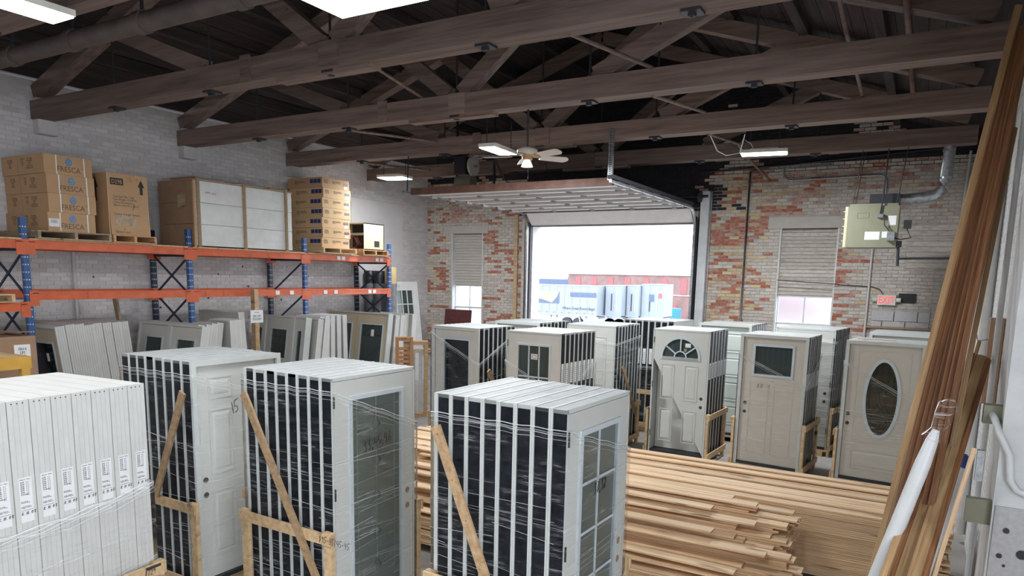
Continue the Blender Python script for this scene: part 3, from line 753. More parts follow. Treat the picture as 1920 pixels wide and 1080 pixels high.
def front_slab(t, kind, W, H, z0, y, cas):
    """the door leaf of the frontmost unit. t: parent unit; local front is -y"""
    g = .034 if not cas else .05
    x0, x1, za, zb = -W / 2 + g, W / 2 - g, z0 + .045, z0 + H - g
    mat = {'craft': 'slabc', 'oval': 'slabc', 'pale': 'slabg', 'tan': 'slabt'}.get(kind, 'slab')
    yb = y + .044
    def ring_slab(hole):
        rect = len(hole) == 4
        out = [(x0, za), (x1, za), (x1, zb), (x0, zb)] if rect else on_rect(hole, x0, x1, za, zb)
        return MB().ring(out, hole, y, yb).build('door_leaf', mat, t)
    if kind in ('six', 'pale', 'plain', 'flat', 'panel2'):
        MB().box(x0, x1, y, yb, za, zb).build('door_leaf', mat, t)
    if kind == 'six':
        c = (x0 + x1) / 2
        for a, b in ((x0 + .13, c - .055), (c + .055, x1 - .13)):
            emboss(t, a, b, z0 + 1.72, z0 + 1.92, y, mat)
            emboss(t, a, b, z0 + 1.02, z0 + 1.62, y, mat)
            emboss(t, a, b, z0 + .24, z0 + .86, y, mat)
        bores(t, x0 + .07, z0 - .12, y)
    elif kind == 'pale':
        for k in range(4):
            emboss(t, x0 + .1, x1 - .1, z0 + .2 + k * .45, z0 + .56 + k * .45, y, mat)
        bores(t, x1 - .07, z0 - .12, y)
    elif kind == 'plain':
        bores(t, x1 - .07, z0 - .12, y)
    elif kind == 'full' or kind == 'grid':
        hole = [(x0 + .19, z0 + .18), (x1 - .16, z0 + .18), (x1 - .16, z0 + 1.88), (x0 + .19, z0 + 1.88)]
        ring_slab(hole)
        a, b, c, d = hole[0][0], hole[1][0], hole[0][1], hole[2][1]
        rim = [(a - .035, c - .035), (b + .035, c - .035), (b + .035, d + .035), (a - .035, d + .035)]
        lite(t, hole, rim, y, 'glassl')
        cx = (a + b) / 2
        if kind == 'full':
            mb = MB(); yy = y + .013
            for x in (a + .07, b - .07, cx): mb.tube([(x, yy, c), (x, yy, d)], .0028, 5)
            for z in (c + .08, d - .09): mb.tube([(a, yy, z), (b, yy, z)], .0028, 5)
            for k in range(5):
                z = c + .22 + k * .31
                mb.tube([(cx, yy, z - .07), (cx + .05, yy, z), (cx, yy, z + .07), (cx - .05, yy, z), (cx, yy, z - .07)], .003, 5)
                mb.tube([(a + .07, yy, z + (.05 if k % 2 else -.05)), (cx - .05, yy, z)], .0025, 5)
                mb.tube([(b - .07, yy, z + (.05 if k % 2 else -.05)), (cx + .05, yy, z)], .0025, 5)
            mb.build('came', 'came', t)
        else:
            mb = MB()
            mb.box(cx - .01, cx + .01, y + .006, y + .014, c, d)
            for k in range(1, 5): mb.box(a, b, y + .006, y + .014, c + k * (d - c) / 5 - .01, c + k * (d - c) / 5 + .01)
            mb.build('muntin', 'litef', t)
        mb = MB()
        for k in range(7):
            for x in (a - .02, b + .02): mb.tube([(x, y - .0155, c + k * (d - c) / 6), (x, y - .013, c + k * (d - c) / 6)], .004, 6)
        mb.build('screws', 'steel', t, kind='stuff')
        bores(t, x1 - .07, z0 - .12, y, 'cardd')
    elif kind == 'fan':
        cx = (x0 + x1) / 2; r = .30; zf = z0 + 1.62
        arc = half_round(cx, zf, r)
        hole = arc
        ring_slab(hole)
        rim = half_round(cx, zf - .0, r + .035)
        rim[0] = (rim[0][0], zf - .035); rim[-1] = (rim[-1][0], zf - .035)
        lite(t, hole, rim, y, 'glass')
        MB().box(cx - r, cx + r, y - .014, y + .012, zf - .036, zf + .004).build('lite_sill', 'litef', t)
        mb = MB()
        for a in (36, 90, 144):
            mb.bar((cx + .1 * math.cos(R(a)), y, zf + .1 * math.sin(R(a))), (cx + r * math.cos(R(a)), y, zf + r * math.sin(R(a))), .02, .018, 0, (0, 1, 0))
        mb.ring(half_round(cx, zf, .11, 12), half_round(cx, zf, .09, 12), y - .01, y + .01)
        mb.build('spoke', 'litef', t)
        boxo('sticker', 'paper', (cx + .07, cx + .16, y + .012, y + .014, zf + .17, zf + .235), t)
        boxo('sticker', 'heater', (cx + .05, cx + .1, y + .011, y + .0135, zf + .1, zf + .15), t)
        for a, b in ((x0 + .14, cx - .085), (cx + .085, x1 - .14)):
            emboss(t, a, b, z0 + .92, z0 + 1.50, y, mat)
            emboss(t, a, b, z0 + .22, z0 + .76, y, mat)
        bores(t, x1 - .07, z0 - .12, y)
    elif kind == 'craft':
        hole = [(x0 + .18, z0 + 1.45), (x1 - .18, z0 + 1.45), (x1 - .18, z0 + 1.88), (x0 + .18, z0 + 1.88)]
        ring_slab(hole)
        a, b, c, d = hole[0][0], hole[1][0], hole[0][1], hole[2][1]
        lite(t, hole, [(a - .035, c - .035), (b + .035, c - .035), (b + .035, d + .035), (a - .035, d + .035)], y, 'glass')
        cx = (x0 + x1) / 2
        for p, q in ((x0 + .13, cx - .04), (cx + .04, x1 - .13)):
            MB().frame(p, q, z0 + .2, z0 + 1.32, .008, y - .004, y + .01).build('panel', mat, t)
        bores(t, x0 + .07, z0 - .12, y)
        MB().tube([(cx - .02, y - .004, z0 + 1.36), (cx + .02, y - .004, z0 + 1.36)], .008, 8).build('viewer_plug', 'litef', t)
    elif kind == 'oval':
        cx = (x0 + x1) / 2 + .01; cz = z0 + 1.24
        hole = ellipse(cx, cz, .20, .53)
        ring_slab(hole)
        lite(t, hole, ellipse(cx, cz, .245, .575), y, 'glasso')
        mb = MB(); yy = y + .013
        def curve(f, n=24): mb.tube([(cx + f(s)[0], yy, cz + f(s)[1]) for s in [k / n for k in range(n + 1)]], .003, 5, 0, False)
        curve(lambda s: (.16 * math.cos(2 * PI * s), .46 * math.sin(2 * PI * s)))
        for sg in (-1, 1):
            curve(lambda s: (sg * .075 * math.sin(3 * PI * s), -.46 + .92 * s))
            curve(lambda s: (sg * (.16 - .13 * math.sin(PI * s)), -.25 + .5 * s), 12)
            mb.tube([(cx + sg * .075, yy, cz), (cx + sg * .2, yy, cz)], .003, 5)
            for q in (-1, 1):
                mb.tube([(cx, yy, cz + q * .3), (cx + sg * .15, yy, cz + q * .36)], .003, 5)
        mb.tube([(cx, yy, cz - .53), (cx, yy, cz - .36)], .003, 5); mb.tube([(cx, yy, cz + .36), (cx, yy, cz + .53)], .003, 5)
        mb.build('came', 'camed', t)
        MB().frame(x0 + .12, x1 - .12, z0 + .58, z0 + 1.92, .012, y - .004, y + .01).build('panel', mat, t)
        emboss(t, x0 + .13, x1 - .13, z0 + .18, z0 + .46, y, mat)
        bores(t, x0 + .05, z0 - .12, y)
    elif kind in ('lead', 'nine'):
        low = z0 + 1.2 if kind == 'nine' else z0 + .75
        hole = [(x0 + .19, low), (x1 - .17, low), (x1 - .17, z0 + 1.87), (x0 + .19, z0 + 1.87)]
        ring_slab(hole)
        a, b, c, d = hole[0][0], hole[1][0], hole[0][1], hole[2][1]
        lite(t, hole, [(a - .03, c - .03), (b + .03, c - .03), (b + .03, d + .03), (a - .03, d + .03)], y, 'glassd' if kind == 'lead' else 'glass')
        cx = (a + b) / 2; yy = y + .013
        if kind == 'nine':
            for k in (1, 2): boxo('muntin', 'litef', (a + k * (b - a) / 3 - .01, a + k * (b - a) / 3 + .01, y + .002, y + .014, c, d), t)
            for k in (1,): boxo('muntin', 'litef', (a, b, y + .002, y + .014, c + .2, c + .22), t)
            boxo('sticker', 'paper', (cx - .055, cx + .055, y + .0135, y + .0155, d - .2, d - .12), t)
            MB().frame(cx - .035, cx + .035, d - .185, d - .135, .006, y + .0125, y + .0135).build('sticker_mark', 'ink', t)
            for p, q in ((x0 + .14, cx - .05), (cx + .05, x1 - .14)): emboss(t, p, q, z0 + .22, z0 + 1.02, y, mat)
        else:
            mb = MB()
            for x in (a + .08, b - .08): mb.tube([(x, yy, c), (x, yy, d)], .0032, 5)
            for z in (d - .1, (c + d) / 2 + .12, c + .1): mb.tube([(a, yy, z), (cx - .06, yy, z)], .0032, 5).tube([(cx + .06, yy, z), (b, yy, z)], .0032, 5)
            mb.tube([(cx, yy, d), (cx, yy, d - .36)], .0032, 5)
            for z in ((c + d) / 2 + .12, c + .18):
                mb.tube([(cx, yy, z - .15), (cx + .06, yy, z), (cx, yy, z + .15), (cx - .06, yy, z), (cx, yy, z - .15)], .0035, 5)
                mb.tube([(cx - .035, yy, z), (cx, yy, z + .05), (cx + .035, yy, z), (cx, yy, z - .05), (cx - .035, yy, z)], .003, 5)
            mb.build('came', 'camed', t)
    elif kind == 'panel2':
        cx = (x0 + x1) / 2
        for p, q in ((x0 + .14, cx - .05), (cx + .05, x1 - .14)):
            emboss(t, p, q, z0 + 1.0, z0 + 1.88, y, mat); emboss(t, p, q, z0 + .22, z0 + .86, y, mat)
def unit_proto(W, H, T, z0, name, label, group, side='black', cas=True, frame='frame', topm='top'):
    """one packed prehung door: jamb frame, casing, sill, plain leaf"""
    t = thing(name, label, 'door', group=group)
    jd = T * .76
    y0 = T - jd if cas else 0.0
    mb = MB(); j = .03
    for s in (-1, 1):
        a, b = (-W / 2 + .006, -W / 2 + j) if s < 0 else (W / 2 - j, W / 2 - .006)
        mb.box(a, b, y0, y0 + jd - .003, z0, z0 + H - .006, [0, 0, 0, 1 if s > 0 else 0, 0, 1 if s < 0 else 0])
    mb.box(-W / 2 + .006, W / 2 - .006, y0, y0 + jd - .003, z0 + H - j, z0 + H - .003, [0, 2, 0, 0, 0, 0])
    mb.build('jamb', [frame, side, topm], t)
    c0, c1 = (0, T - jd - .001) if cas else (jd, T - .001)
    cw = .048 if cas else .03
    mb = MB()
    cm = (c0 + c1) / 2
    for p, q, pr_ in ((c0, cm - .0015, 0.0), (cm + .0015, c1, .002)):
        mb.ring([(-W / 2 + pr_, z0), (W / 2 - pr_, z0), (W / 2 - pr_, z0 + H - pr_), (-W / 2 + pr_, z0 + H - pr_)],
                [(-W / 2 + cw, z0 + .002), (W / 2 - cw, z0 + .002), (W / 2 - cw, z0 + H - cw), (-W / 2 + cw, z0 + H - cw)], p, q)
    mb.build('casing', frame, t)
    MB().box(-W / 2 + .03, W / 2 - .03, .004, T - .006, z0 + .004, z0 + .04).build('sill', 'darksteel', t)
    return t
def edge_strips(t, W, H, T, z0):
    """white frame seen edge-on on both sides: four thin strips with grooves between them"""
    for s in (-1, 1):
        for k in range(4):
            a = .0022 + k * (T - .0044) / 4
            x = s * W / 2
            MB().box(min(x, x - s * .02), max(x, x - s * .02), a, a + (T - .0044) / 4 - .0012, z0, z0 + H).build('edge_strip', 'purewhite', t)
        mb = MB()
        for k in (1, 2, 3):
            y = k * T / 4 - .004
            mb.tube([(s * (W / 2), y, z0 + H - .018), (s * (W / 2 + .0015), y, z0 + H - .018)], .0045, 6)
        mb.build('staples', 'seam', t, kind='stuff')
    MB().box(-W / 2 + .022, W / 2 - .022, .0022, T - .0022, z0 + H - .03, z0 + H).build('head', 'purewhite', t)
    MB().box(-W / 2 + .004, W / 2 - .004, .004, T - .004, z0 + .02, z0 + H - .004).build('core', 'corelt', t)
    MB().box(-W / 2 + .01, W / 2 - .01, T - .0035, T + .0005, z0 + .02, z0 + H - .003).build('core', 'seam', t)
def copy_tree(o, parent=None):
    c = o.copy(); COL.objects.link(c)
    if parent: c.parent = parent
    for ch in list(o.children): copy_tree(ch, c)
    return c
def stack_matrix(org, rz): return Matrix.Translation((org[0], org[1], 0)) @ Matrix.Rotation(rz, 4, 'Z')
def sticker_column(t, W, T, cas, z, h=.26, side=1):
    y0 = T * .24 if cas else 0
    x = side * (W / 2 - .005)
    boxo('sticker', 'paper', (min(x, x + side * .0015), max(x, x + side * .0015), y0 + .018, y0 + T * .76 - .02, z, z + h), t)
    x2 = side * (W / 2 - .0035)
    mb = MB()
    for k in range(7): mb.box(min(x2, x2 + side * .001), max(x2, x2 + side * .001), y0 + .03, y0 + T * .76 - .035, z + .03 + k * .03, z + .036 + k * .03)
    mb.build('print', 'ink', t, kind='stuff')
def make_stack(name, B, yaw, W, D, n, zt, kind, cas, facing, labels, film_seed, crate=None, brace=None, stickers=None, wrap=True, wrapz=(.16, .12, .5), posts=None, z0=.12, offs=0.0):
    """B: right front corner for doors facing -y, left front corner for doors facing +x"""
    H = zt - z0; T = D / n
    if facing == '-y':
        rz = R(yaw); org = (B[0] - W / 2 * math.cos(rz), B[1] - W / 2 * math.sin(rz))
    else:
        rz = R(yaw + 90); org = (B[0] + W / 2 * math.cos(rz), B[1] + W / 2 * math.sin(rz))
    yax = (-math.sin(rz), math.cos(rz))
    xax = (math.cos(rz), math.sin(rz))
    front = unit_proto(W, H, T, z0, 'prehung_door', labels[0], None, cas=cas)
    proto = unit_proto(W, H, T, z0, 'prehung_door', labels[1], labels[2], cas=cas)
    MB().box(-W / 2 + .04, W / 2 - .04, T * .4, T * .4 + .044, z0 + .045, z0 + H - .04).build('door_leaf', 'slab', proto)
    if stickers is not None:
        sticker_column(proto, W, T, cas, stickers[0], stickers[1], stickers[2]); sticker_column(front, W, T, cas, stickers[0], stickers[1], stickers[2])
    front_slab(front, kind, W, H, z0, (T * .24 + .008) if cas else .0015, cas)
    hx = -1 if kind in ('full', 'grid', 'fan', 'nine', 'panel2') else 1
    if not cas and kind != 'six':
        for z in (z0 + 1.84, z0 + 1.1, z0 + .28):
            mb = MB()
            for k in range(5): mb.tube([(hx * (W / 2 - .031), -.006, z + k * .02), (hx * (W / 2 - .031), -.006, z + k * .02 + .017)], .007, 8)
            mb.build('hinge', 'hinge', front)
    front.location = (org[0], org[1], 0); front.rotation_euler = (0, 0, rz)
    for k in range(1, n):
        o = proto if k == 1 else copy_tree(proto)
        jx = random.uniform(-.004, .004)
        o.location = (org[0] + yax[0] * T * k + xax[0] * jx, org[1] + yax[1] * T * k + xax[1] * jx, random.uniform(-.002, .003))
        o.rotation_euler = (0, 0, rz)
    # crate of two-by-fours with skids
    c = thing('crate_frame', labels[3], 'crate', (org[0], org[1], 0), rz)
    for x in (-W / 2 + .1, 0, W / 2 - .1): boxo('skid', 'pinez', (x - .045, x + .045, -.04, D + .04, .0, .085), c)
    for k in range(5):
        y = -.02 + k * (D - .06) / 4
        boxo('deck_board', 'pinez', (-W / 2 - .02, W / 2 + .02, y, y + .09, .088, .115), c)
    zr = crate or .95
    for s in (-1, 1):
        xa, xb = sorted((s * (W / 2 + .008), s * (W / 2 + .046)))
        for y in (-.03, D - .05):
            boxo('post', 'pinez', (xa, xb, y, y + .085, 0, zr), c)
        xa, xb = sorted((s * (W / 2 + .047), s * (W / 2 + .067)))
        rail = MB().bar((s * (W / 2 + .058), -.04, zr - .05), (s * (W / 2 + .058), D + .04, zr - .05), .02, .09).build('rail', 'pinez', c)
        MB().bar((s * (W / 2 + .058), -.04, .16), (s * (W / 2 + .058), D + .04, .16), .02, .09).build('rail', 'pinez', c)
        if brace and s in brace[0]:
            (ya, za), (yb2, zb) = brace[1], brace[2]
            MB().bar((s * (W / 2 + .08), ya, za), (s * (W / 2 + .08), yb2, zb), .02, .075, 0, (0, 0, 1)).build('brace', 'oldpine', c, label='diagonal brace board')
            mb = MB()
            for f in (.03, .2, .35, .55, .8): mb.tube([(s * (W / 2 + .09), ya + (yb2 - ya) * f, za + (zb - za) * f), (s * (W / 2 + .092), ya + (yb2 - ya) * f, za + (zb - za) * f)], .004, 6)
            mb.build('nail_heads', 'darksteel', c, kind='stuff')
    w = None
    if wrap:
        w = thing('stretch_wrap', labels[4], 'plastic wrap', (org[0], org[1], 0), rz)
        pts = []; e = .014
        nx, ny = 14, 16
        for k in range(nx): pts.append((-W / 2 - e + (W + 2 * e) * k / nx, -e, 'f', k / nx))
        for k in range(ny): pts.append((W / 2 + e, -e + (D + 2 * e) * k / ny, 'r', k / ny))
        for k in range(nx): pts.append((W / 2 + e - (W + 2 * e) * k / nx, D + e, 'b', k / nx))
        for k in range(ny): pts.append((-W / 2 - e, D + e - (D + 2 * e) * k / ny, 'l', k / ny))
        zb_, d0, d1 = wrapz
        rows = 26; vs = []; N_ = len(pts)
        for r in range(rows + 1):
            for i, (x, y, fc, q) in enumerate(pts):
                if fc == 'f': dz = d0 + (d1 - d0) * (q if facing == '+x' or kind in ('lead', 'nine', 'craft', 'oval') else 1 - q)
                elif fc == 'b': dz = d0 + (d1 - d0) * (1 - q)
                elif fc == 'r': dz = d1 if facing == '+x' else d0 + .04
                else: dz = d0
                if facing == '-y' and fc == 'f': dz = d0 + (d1 - d0) * q
                if facing == '-y' and fc == 'r': dz = d1 + (d0 - d1) * q
                if facing == '-y' and fc == 'b': dz = d0
                zz = zb_ + (zt - dz - zb_) * r / rows
                nn = noise.noise(Vector((x * 4 + film_seed, y * 4, zz * 9))) * .008 + noise.noise(Vector((x * 11, y * 11 + film_seed, zz * 30))) * .003
                px, py = x, y
                if fc == 'f': py -= abs(nn)
                elif fc == 'b': py += abs(nn)
                elif fc == 'r': px += abs(nn)
                else: px -= abs(nn)
                vs.append((px, py, zz))
        fs = [(r * N_ + i, r * N_ + (i + 1) % N_, (r + 1) * N_ + (i + 1) % N_, (r + 1) * N_ + i) for r in range(rows) for i in range(N_)]
        MB().add(vs, fs, 0, None, True).build('film_sheet', 'film', w)
        top = vs[rows * N_:]
        ro = MB()          # twisted, thicker upper edge of the film
        for dzz, rr in ((0, .0035), (-.018, .002), (-.03, .0028), (-.06, .0015)):
            ro.tube([(p[0] * 1.002, p[1] * 1.0 - (.002 if pts[i][2] == 'f' else 0), p[2] + dzz + .004 * math.sin(i * 1.7)) for i, p in enumerate(top)] + [(top[0][0] * 1.002, top[0][1], top[0][2] + dzz)], rr, 4, 0, False)
        random.seed(film_seed)
        for k in range(46):      # stretch lines wandering round the load
            zc = random.uniform(.3, zt - d1 - .1); sl_ = random.uniform(-.12, .12); i0 = random.randint(0, N_ - 1); ln = random.randint(8, 26)
            pp = []
            for j in range(ln):
                p = pts[(i0 + j) % N_]
                pp.append((p[0] * 1.018, p[1] + (-.012 if p[2] == 'f' else .012 if p[2] == 'b' else 0), zc + sl_ * j * .07))
            ro.tube(pp, random.choice((.0009, .0012, .002)), 3, 0, False)
        ro.build('film_edge', 'filmline', w)
    return front, c, w
G = 'doors packed behind the face door of the %s'
def L5(name, face, where, inner=None):
    return (face, 'plain prehung door packed edge-on in the %s' % name, G % name, 'pine crate frame round the %s' % name, 'clear stretch film round the %s' % name)
f3, c3, w3 = make_stack('front right', (-1.82, 3.83), -2.4, .97, 1.03, 8, 2.2, 'grid', False, '+x',
    L5('front row stack at centre', 'door with tall gridded glass, face of the front row stack at centre', ''), 3, .93, brace=((-1,), (.95, 1.99), (.19, .25)), wrapz=(.16, .13, .42))
f2, c2, w2 = make_stack('front middle', (-3.86, 3.92), -2.0, 1.0, 1.02, 8, 2.198, 'full', False, '+x',
    L5('front row stack second from left', 'door with tall leaded glass of linked diamonds, face of a front row stack', ''), 5, .98, brace=((-1,), (.92, 2.0), (.05, .5)), wrapz=(.16, .1, .5))
f1, c1, w1 = make_stack('front left', (-5.48, 3.90), -1.1, .98, 1.07, 8, 2.201, 'six', True, '+x',
    L5('front row stack with the six panel door', 'white six panel door in a wide casing, marked 15, face of a front stack', ''), 9, .93, brace=((-1,), (.02, 1.94), (.5, .93)), wrapz=(.16, .12, .42))
scrawl('33,45,46', .085, (-.17, -.03, 1.56), '-y', w2, tilt=.14, r=.0045)
scrawl('15', .11, (-.12, -.03, 1.68), '-y', w1, tilt=.25, r=.0042)
scrawl('37,32', .075, (-.12, -.03, 1.58), '-y', w3, tilt=.06)
scrawl('$95-33/45-45', .05, (-.5 - .07, .08, .905), '-y', c2, r=.0025).rotation_euler = (PI / 2, 0, -PI / 2)
c2.children[-1].location = (-.572, .42, .905)
scrawl('$95', .04, (-.56, .05, .9), '-y', c1, r=.0022).rotation_euler = (PI / 2, 0, -PI / 2)
c1.children[-1].location = (-.56, .12, .86)
fan, cf, wfan = make_stack('fan', (-2.87, 11.23), -3.1, .97, .92, 6, 2.191, 'fan', False, '-y',
    L5('fan lite stack', 'white four panel door with a half round fan window, hinges on its left', ''), 11, .86, stickers=(1.42, .26, 1), wrap=False)
cr, cc, wc = make_stack('craft', (-1.43, 11.25), -5.3, 1.01, .87, 7, 2.183, 'craft', True, '-y',
    L5('craftsman door stack', 'cream door with one wide window above two flat panels, marked 18-19', ''), 13, .86, stickers=(1.38, .24, 1), wrapz=(.16, .3, .75))
ov, co, wo = make_stack('oval', (.08, 11.21), -5.5, 1.02, .76, 6, 2.176, 'oval', True, '-y',
    L5('oval window stack', 'cream door with a tall oval leaded window, partly behind leaning boards', ''), 17, .86, wrapz=(.16, .3, .85))
scrawl('#18-19', .07, (-.2, -.03, 1.36), '-y', wc, r=.0025, mat='inkb')
make_stack('lead', (-5.81, 9.04), -5.7, .96, .94, 8, 2.197, 'lead', True, '-y',
    L5('leaded glass stack left of the loading door', 'door with dark leaded glass with one diamond, left end of middle row', ''), 19, .8, brace=((1,), (.15, 1.55), (.75, .6)), wrapz=(.16, .1, .55))
make_stack('six', (-4.42, 9.06), -4.3, .96, 1.03, 8, 2.197, 'nine', False, '-y',
    L5('grid window stack in the middle row', 'white door with a six pane grid window holding a paper sticker', ''), 23, .8, stickers=(1.46, .3, 1), wrapz=(.16, .45, .9))
make_stack('bk1', (-5.74, 10.86), -4.0, .94, 1.02, 8, 2.197, 'plain', True, '-y',
    L5('stack in front of the loading door, left', 'plain white door in a casing, third row, left of the loading door', ''), 29, .8, wrapz=(.16, .2, .5))
make_stack('bk2', (-4.44, 11.17), -1.9, .94, 1.04, 8, 2.197, 'panel2', False, '-y',
    L5('stack with a hinged panel door, third row', 'white four panel door with dark hinges on its right, before the loading door', ''), 31, .8, wrapz=(.16, .22, .3), brace=((1,), (.15, 1.5), (.8, .6)))
make_stack('bk3', (-4.08, 13.14), -5.8, 1.0, 1.05, 8, 2.203, 'plain', False, '+x',
    L5('stack beside the right jamb of the loading door', 'plain pale door facing right, nearest the right jamb of the loading door', ''), 37, .86, stickers=(1.35, .3, -1), wrapz=(.16, .9, 1.0))
make_stack('bk4', (-2.67, 13.28), -3.6, .98, 1.03, 8, 2.199, 'pale', True, '-y',
    L5('far stack between door jamb and right window', 'pale greenish door with wide horizontal panels behind the fan window stack', ''), 41, .86, wrap=False)
make_stack('bk5', (-1.25, 13.11), -6.9, 1.0, 1.03, 8, 2.200, 'plain', False, '-y',
    L5('far stack under the right window', 'plain pale door with two lock holes, between craftsman and oval doors', ''), 43, .86, wrapz=(.16, .1, .2))
make_stack('bk6', (.20, 13.14), -3.7, .96, 1.0, 8, 2.19, 'plain', True, '-y',
    L5('far stack in the right corner', 'plain grey-white door behind the oval window door', ''), 47, .86, wrap=False)
make_stack('bk7', (-6.9, 12.4), -4, .95, .9, 7, 2.05, 'plain', True, '-y',
    L5('low stack behind the leaded glass stack', 'plain door top showing behind the leaded glass stack', ''), 53, .8, wrap=False)
tag(MB().bar((-.8, 11.55, 2.19), (-.3, 11.35, 2.2), .03, .008).build('wood_lath', 'trimlt'), 'thin wooden lath lying on top of the oval window stack', 'lath')
# white stack seen edge-on, front left corner
W, H, T, z0 = .98, 2.085, .128, .12
rz = R(3.5)
yax = (-math.sin(rz), math.cos(rz)); xax = (math.cos(rz), math.sin(rz))
org = (-4.60 - W / 2 * math.cos(rz), 1.80 - W / 2 * math.sin(rz))
p = thing('prehung_door', 'white prehung door packed edge-on with a size label, foreground left stack', 'door', group='white door frames in the foreground left stack')
edge_strips(p, W, H, T, z0)
lb = boxo('size_label', 'paper', (W / 2 + .001, W / 2 + .002, .03, .105, 1.27, 1.72), p)
lb.location = (0, 0, .666); lb.scale = (1, 1, .62)
text('Door Size', .015, (W / 2 + .0025, .068, 1.695), '+x', 'ink', lb)
text('2/0\n2/4\n2/6\n2/8\n3/0\n3/6\nOther', .0225, (W / 2 + .0025, .038, 1.665), '+x', 'ink', lb, align='LEFT', sx=.8)
text('Inswing\nOutswing', .013, (W / 2 + .0025, .035, 1.475), '+x', 'ink', lb, align='LEFT')
text('Left Hand\nRight Hand', .013, (W / 2 + .0025, .035, 1.425), '+x', 'ink', lb, align='LEFT')
mb = MB()
for k in range(7): mb.ring([(W / 2, 0)] * 4, [(W / 2, 0)] * 4, 0, 0) if False else mb.box(W / 2 + .002, W / 2 + .003, .073, .085, 1.667 - k * .0215 - .001, 1.667 - k * .0215 + .0).box(W / 2 + .002, W / 2 + .003, .073, .0745, 1.667 - k * .0215, 1.667 - k * .0215 + .013).box(W / 2 + .002, W / 2 + .003, .0835, .085, 1.667 - k * .0215, 1.667 - k * .0215 + .013)
mb.box(W / 2 + .002, W / 2 + .003, .034, .1, 1.388, 1.391)
mb.build('tick_boxes', 'ink', lb, kind='stuff')
scrawl('R.H.OT', .03, (W / 2 + .003, .034, 1.345), '+x', lb, r=.002)
for k in range(9):
    o = p if k == 0 else copy_tree(p)
    o.location = (org[0] + yax[0] * T * k, org[1] + yax[1] * T * k, 0); o.rotation_euler = (0, 0, rz)
c = thing('crate_frame', 'pine crate frame round the white foreground left stack', 'crate', (org[0], org[1], 0), rz)
for s in (-1, 1):
    for y in (-.04, 9 * T - .05):
        boxo('post', 'pinez', (s * (W / 2 + .029) - .019, s * (W / 2 + .029) + .019, y, y + .09, 0, .91), c)
    MB().bar((s * (W / 2 + .06), -.04, .86), (s * (W / 2 + .06), 9 * T + .04, .86), .022, .09).build('rail', 'pinez', c)
    boxo('skid', 'pinez', (s * .4 - .04, s * .4 + .04, -.04, 9 * T + .04, 0, .09), c)
for y in (-.06, 9 * T + .0): MB().box(-W / 2 - .06, W / 2 + .06, y, y + .03, .8, .89).build('rail', 'pinez', c)
for k in range(5): boxo('deck_board', 'pinez', (-W / 2, W / 2, k * .26, k * .26 + .09, .09, .118), c)
scrawl('13', .04, (W / 2 + .073, .83, .84), '+x', c, r=.0025)
scrawl('8729', .04, (W / 2 + .073, 1.02, .84), '+x', c, r=.0025)
boxo('ink_blot', 'ink', (W / 2 + .0715, W / 2 + .0725, 1.03, 1.15, .88, .9), c)
w = thing('stretch_wrap', 'clear stretch film hanging loosely round the white foreground stack', 'plastic wrap', (org[0], org[1], 0), rz)
D = 9 * T; e = .016; pts = []
for k in range(26): pts.append((W / 2 + e, -e + (D + 2 * e) * k / 26, k / 26, 0))
for k in range(10): pts.append((W / 2 + e - (W + 2 * e) * k / 10, D + e, 1, 1))
for k in range(14): pts.append((-W / 2 - e, D + e - (D + 2 * e) * k / 14, 1 - k / 14, 2))
for k in range(10): pts.append((-W / 2 - e + (W + 2 * e) * k / 10, -e, 0, 3))
vs = []; NP = len(pts); rows = 30
for r in range(rows + 1):
    for i, (x, y, q, f) in enumerate(pts):
        zt_ = 1.40 + .10 * q ** 2
        zz = .2 + (zt_ - .2) * r / rows
        nn = noise.noise(Vector((x * 3, y * 5 + 9, zz * 5))) * .02 + noise.noise(Vector((x, y * 16, zz * 14))) * .006
        nn = abs(nn)
        vs.append((x + (nn if f == 0 else -nn if f == 2 else 0), y + (nn if f == 1 else -nn if f == 3 else 0), zz))
fs = [(r * NP + i, r * NP + (i + 1) % NP, (r + 1) * NP + (i + 1) % NP, (r + 1) * NP + i) for r in range(rows) for i in range(NP)]
MB().add(vs, fs, 0, None, True).build('film_sheet', 'film', w)
top = vs[rows * NP:]
mb = MB()
for dz, rr in ((0, .006), (-.018, .005), (-.035, .004), (-.05, .0025), (-.075, .002), (-.3, .0015), (-.55, .002), (-.57, .0018), (-.59, .0015)):
    mb.tube([(p_[0] + (.004 if pts[i][3] == 0 else 0), p_[1], p_[2] + dz + .008 * math.sin(i * .9 + dz * 90) * (1 if dz > -.1 else .3)) for i, p_ in enumerate(top)], rr, 5, 0, False)
mb.build('film_edge', 'filmline', w)
# ------------------------------------------------------------------ piles of pine boards
_bd = {}
def board_mesh(L, w=.14, t=.019):
    k = (L, w)
    if k not in _bd:
        q = MB()
        # tongue-and-groove board: body, tongue on one edge, eased face
        q.box(-L / 2, L / 2, -w / 2 + .006, w / 2 - .006, 0, t, [0, 0, 0, 1, 0, 1])
        q.box(-L / 2, L / 2, -w / 2, -w / 2 + .006, t * .3, t * .68, [0, 0, 0, 1, 0, 1])
        me = bpy.data.meshes.new('pine_board'); me.from_pydata(q.v, [], q.f); me.materials.append(M['pine']); me.materials.append(M['end'])
        me.polygons.foreach_set('material_index', q.m); me.update(); _bd[k] = me
    return _bd[k]
random.seed(21)
nb = 0
def board(x0, x1, y, z, label, group, dyaw=0.0, w=.14):
    L = round((x1 - x0) / .1) * .1
    o = obj('pine_board', board_mesh(L, w), loc=((x0 + x1) / 2, y, z), rot=(random.uniform(-.02, .02) if random.random() < .15 else 0, 0, dyaw))
    tag(o, label, 'board', group)
    return o
LF = 'knotty pine board in the front timber pile behind the front row stacks'
LB = 'long pine board in the rear timber pile before the door stacks'
TT = .0202
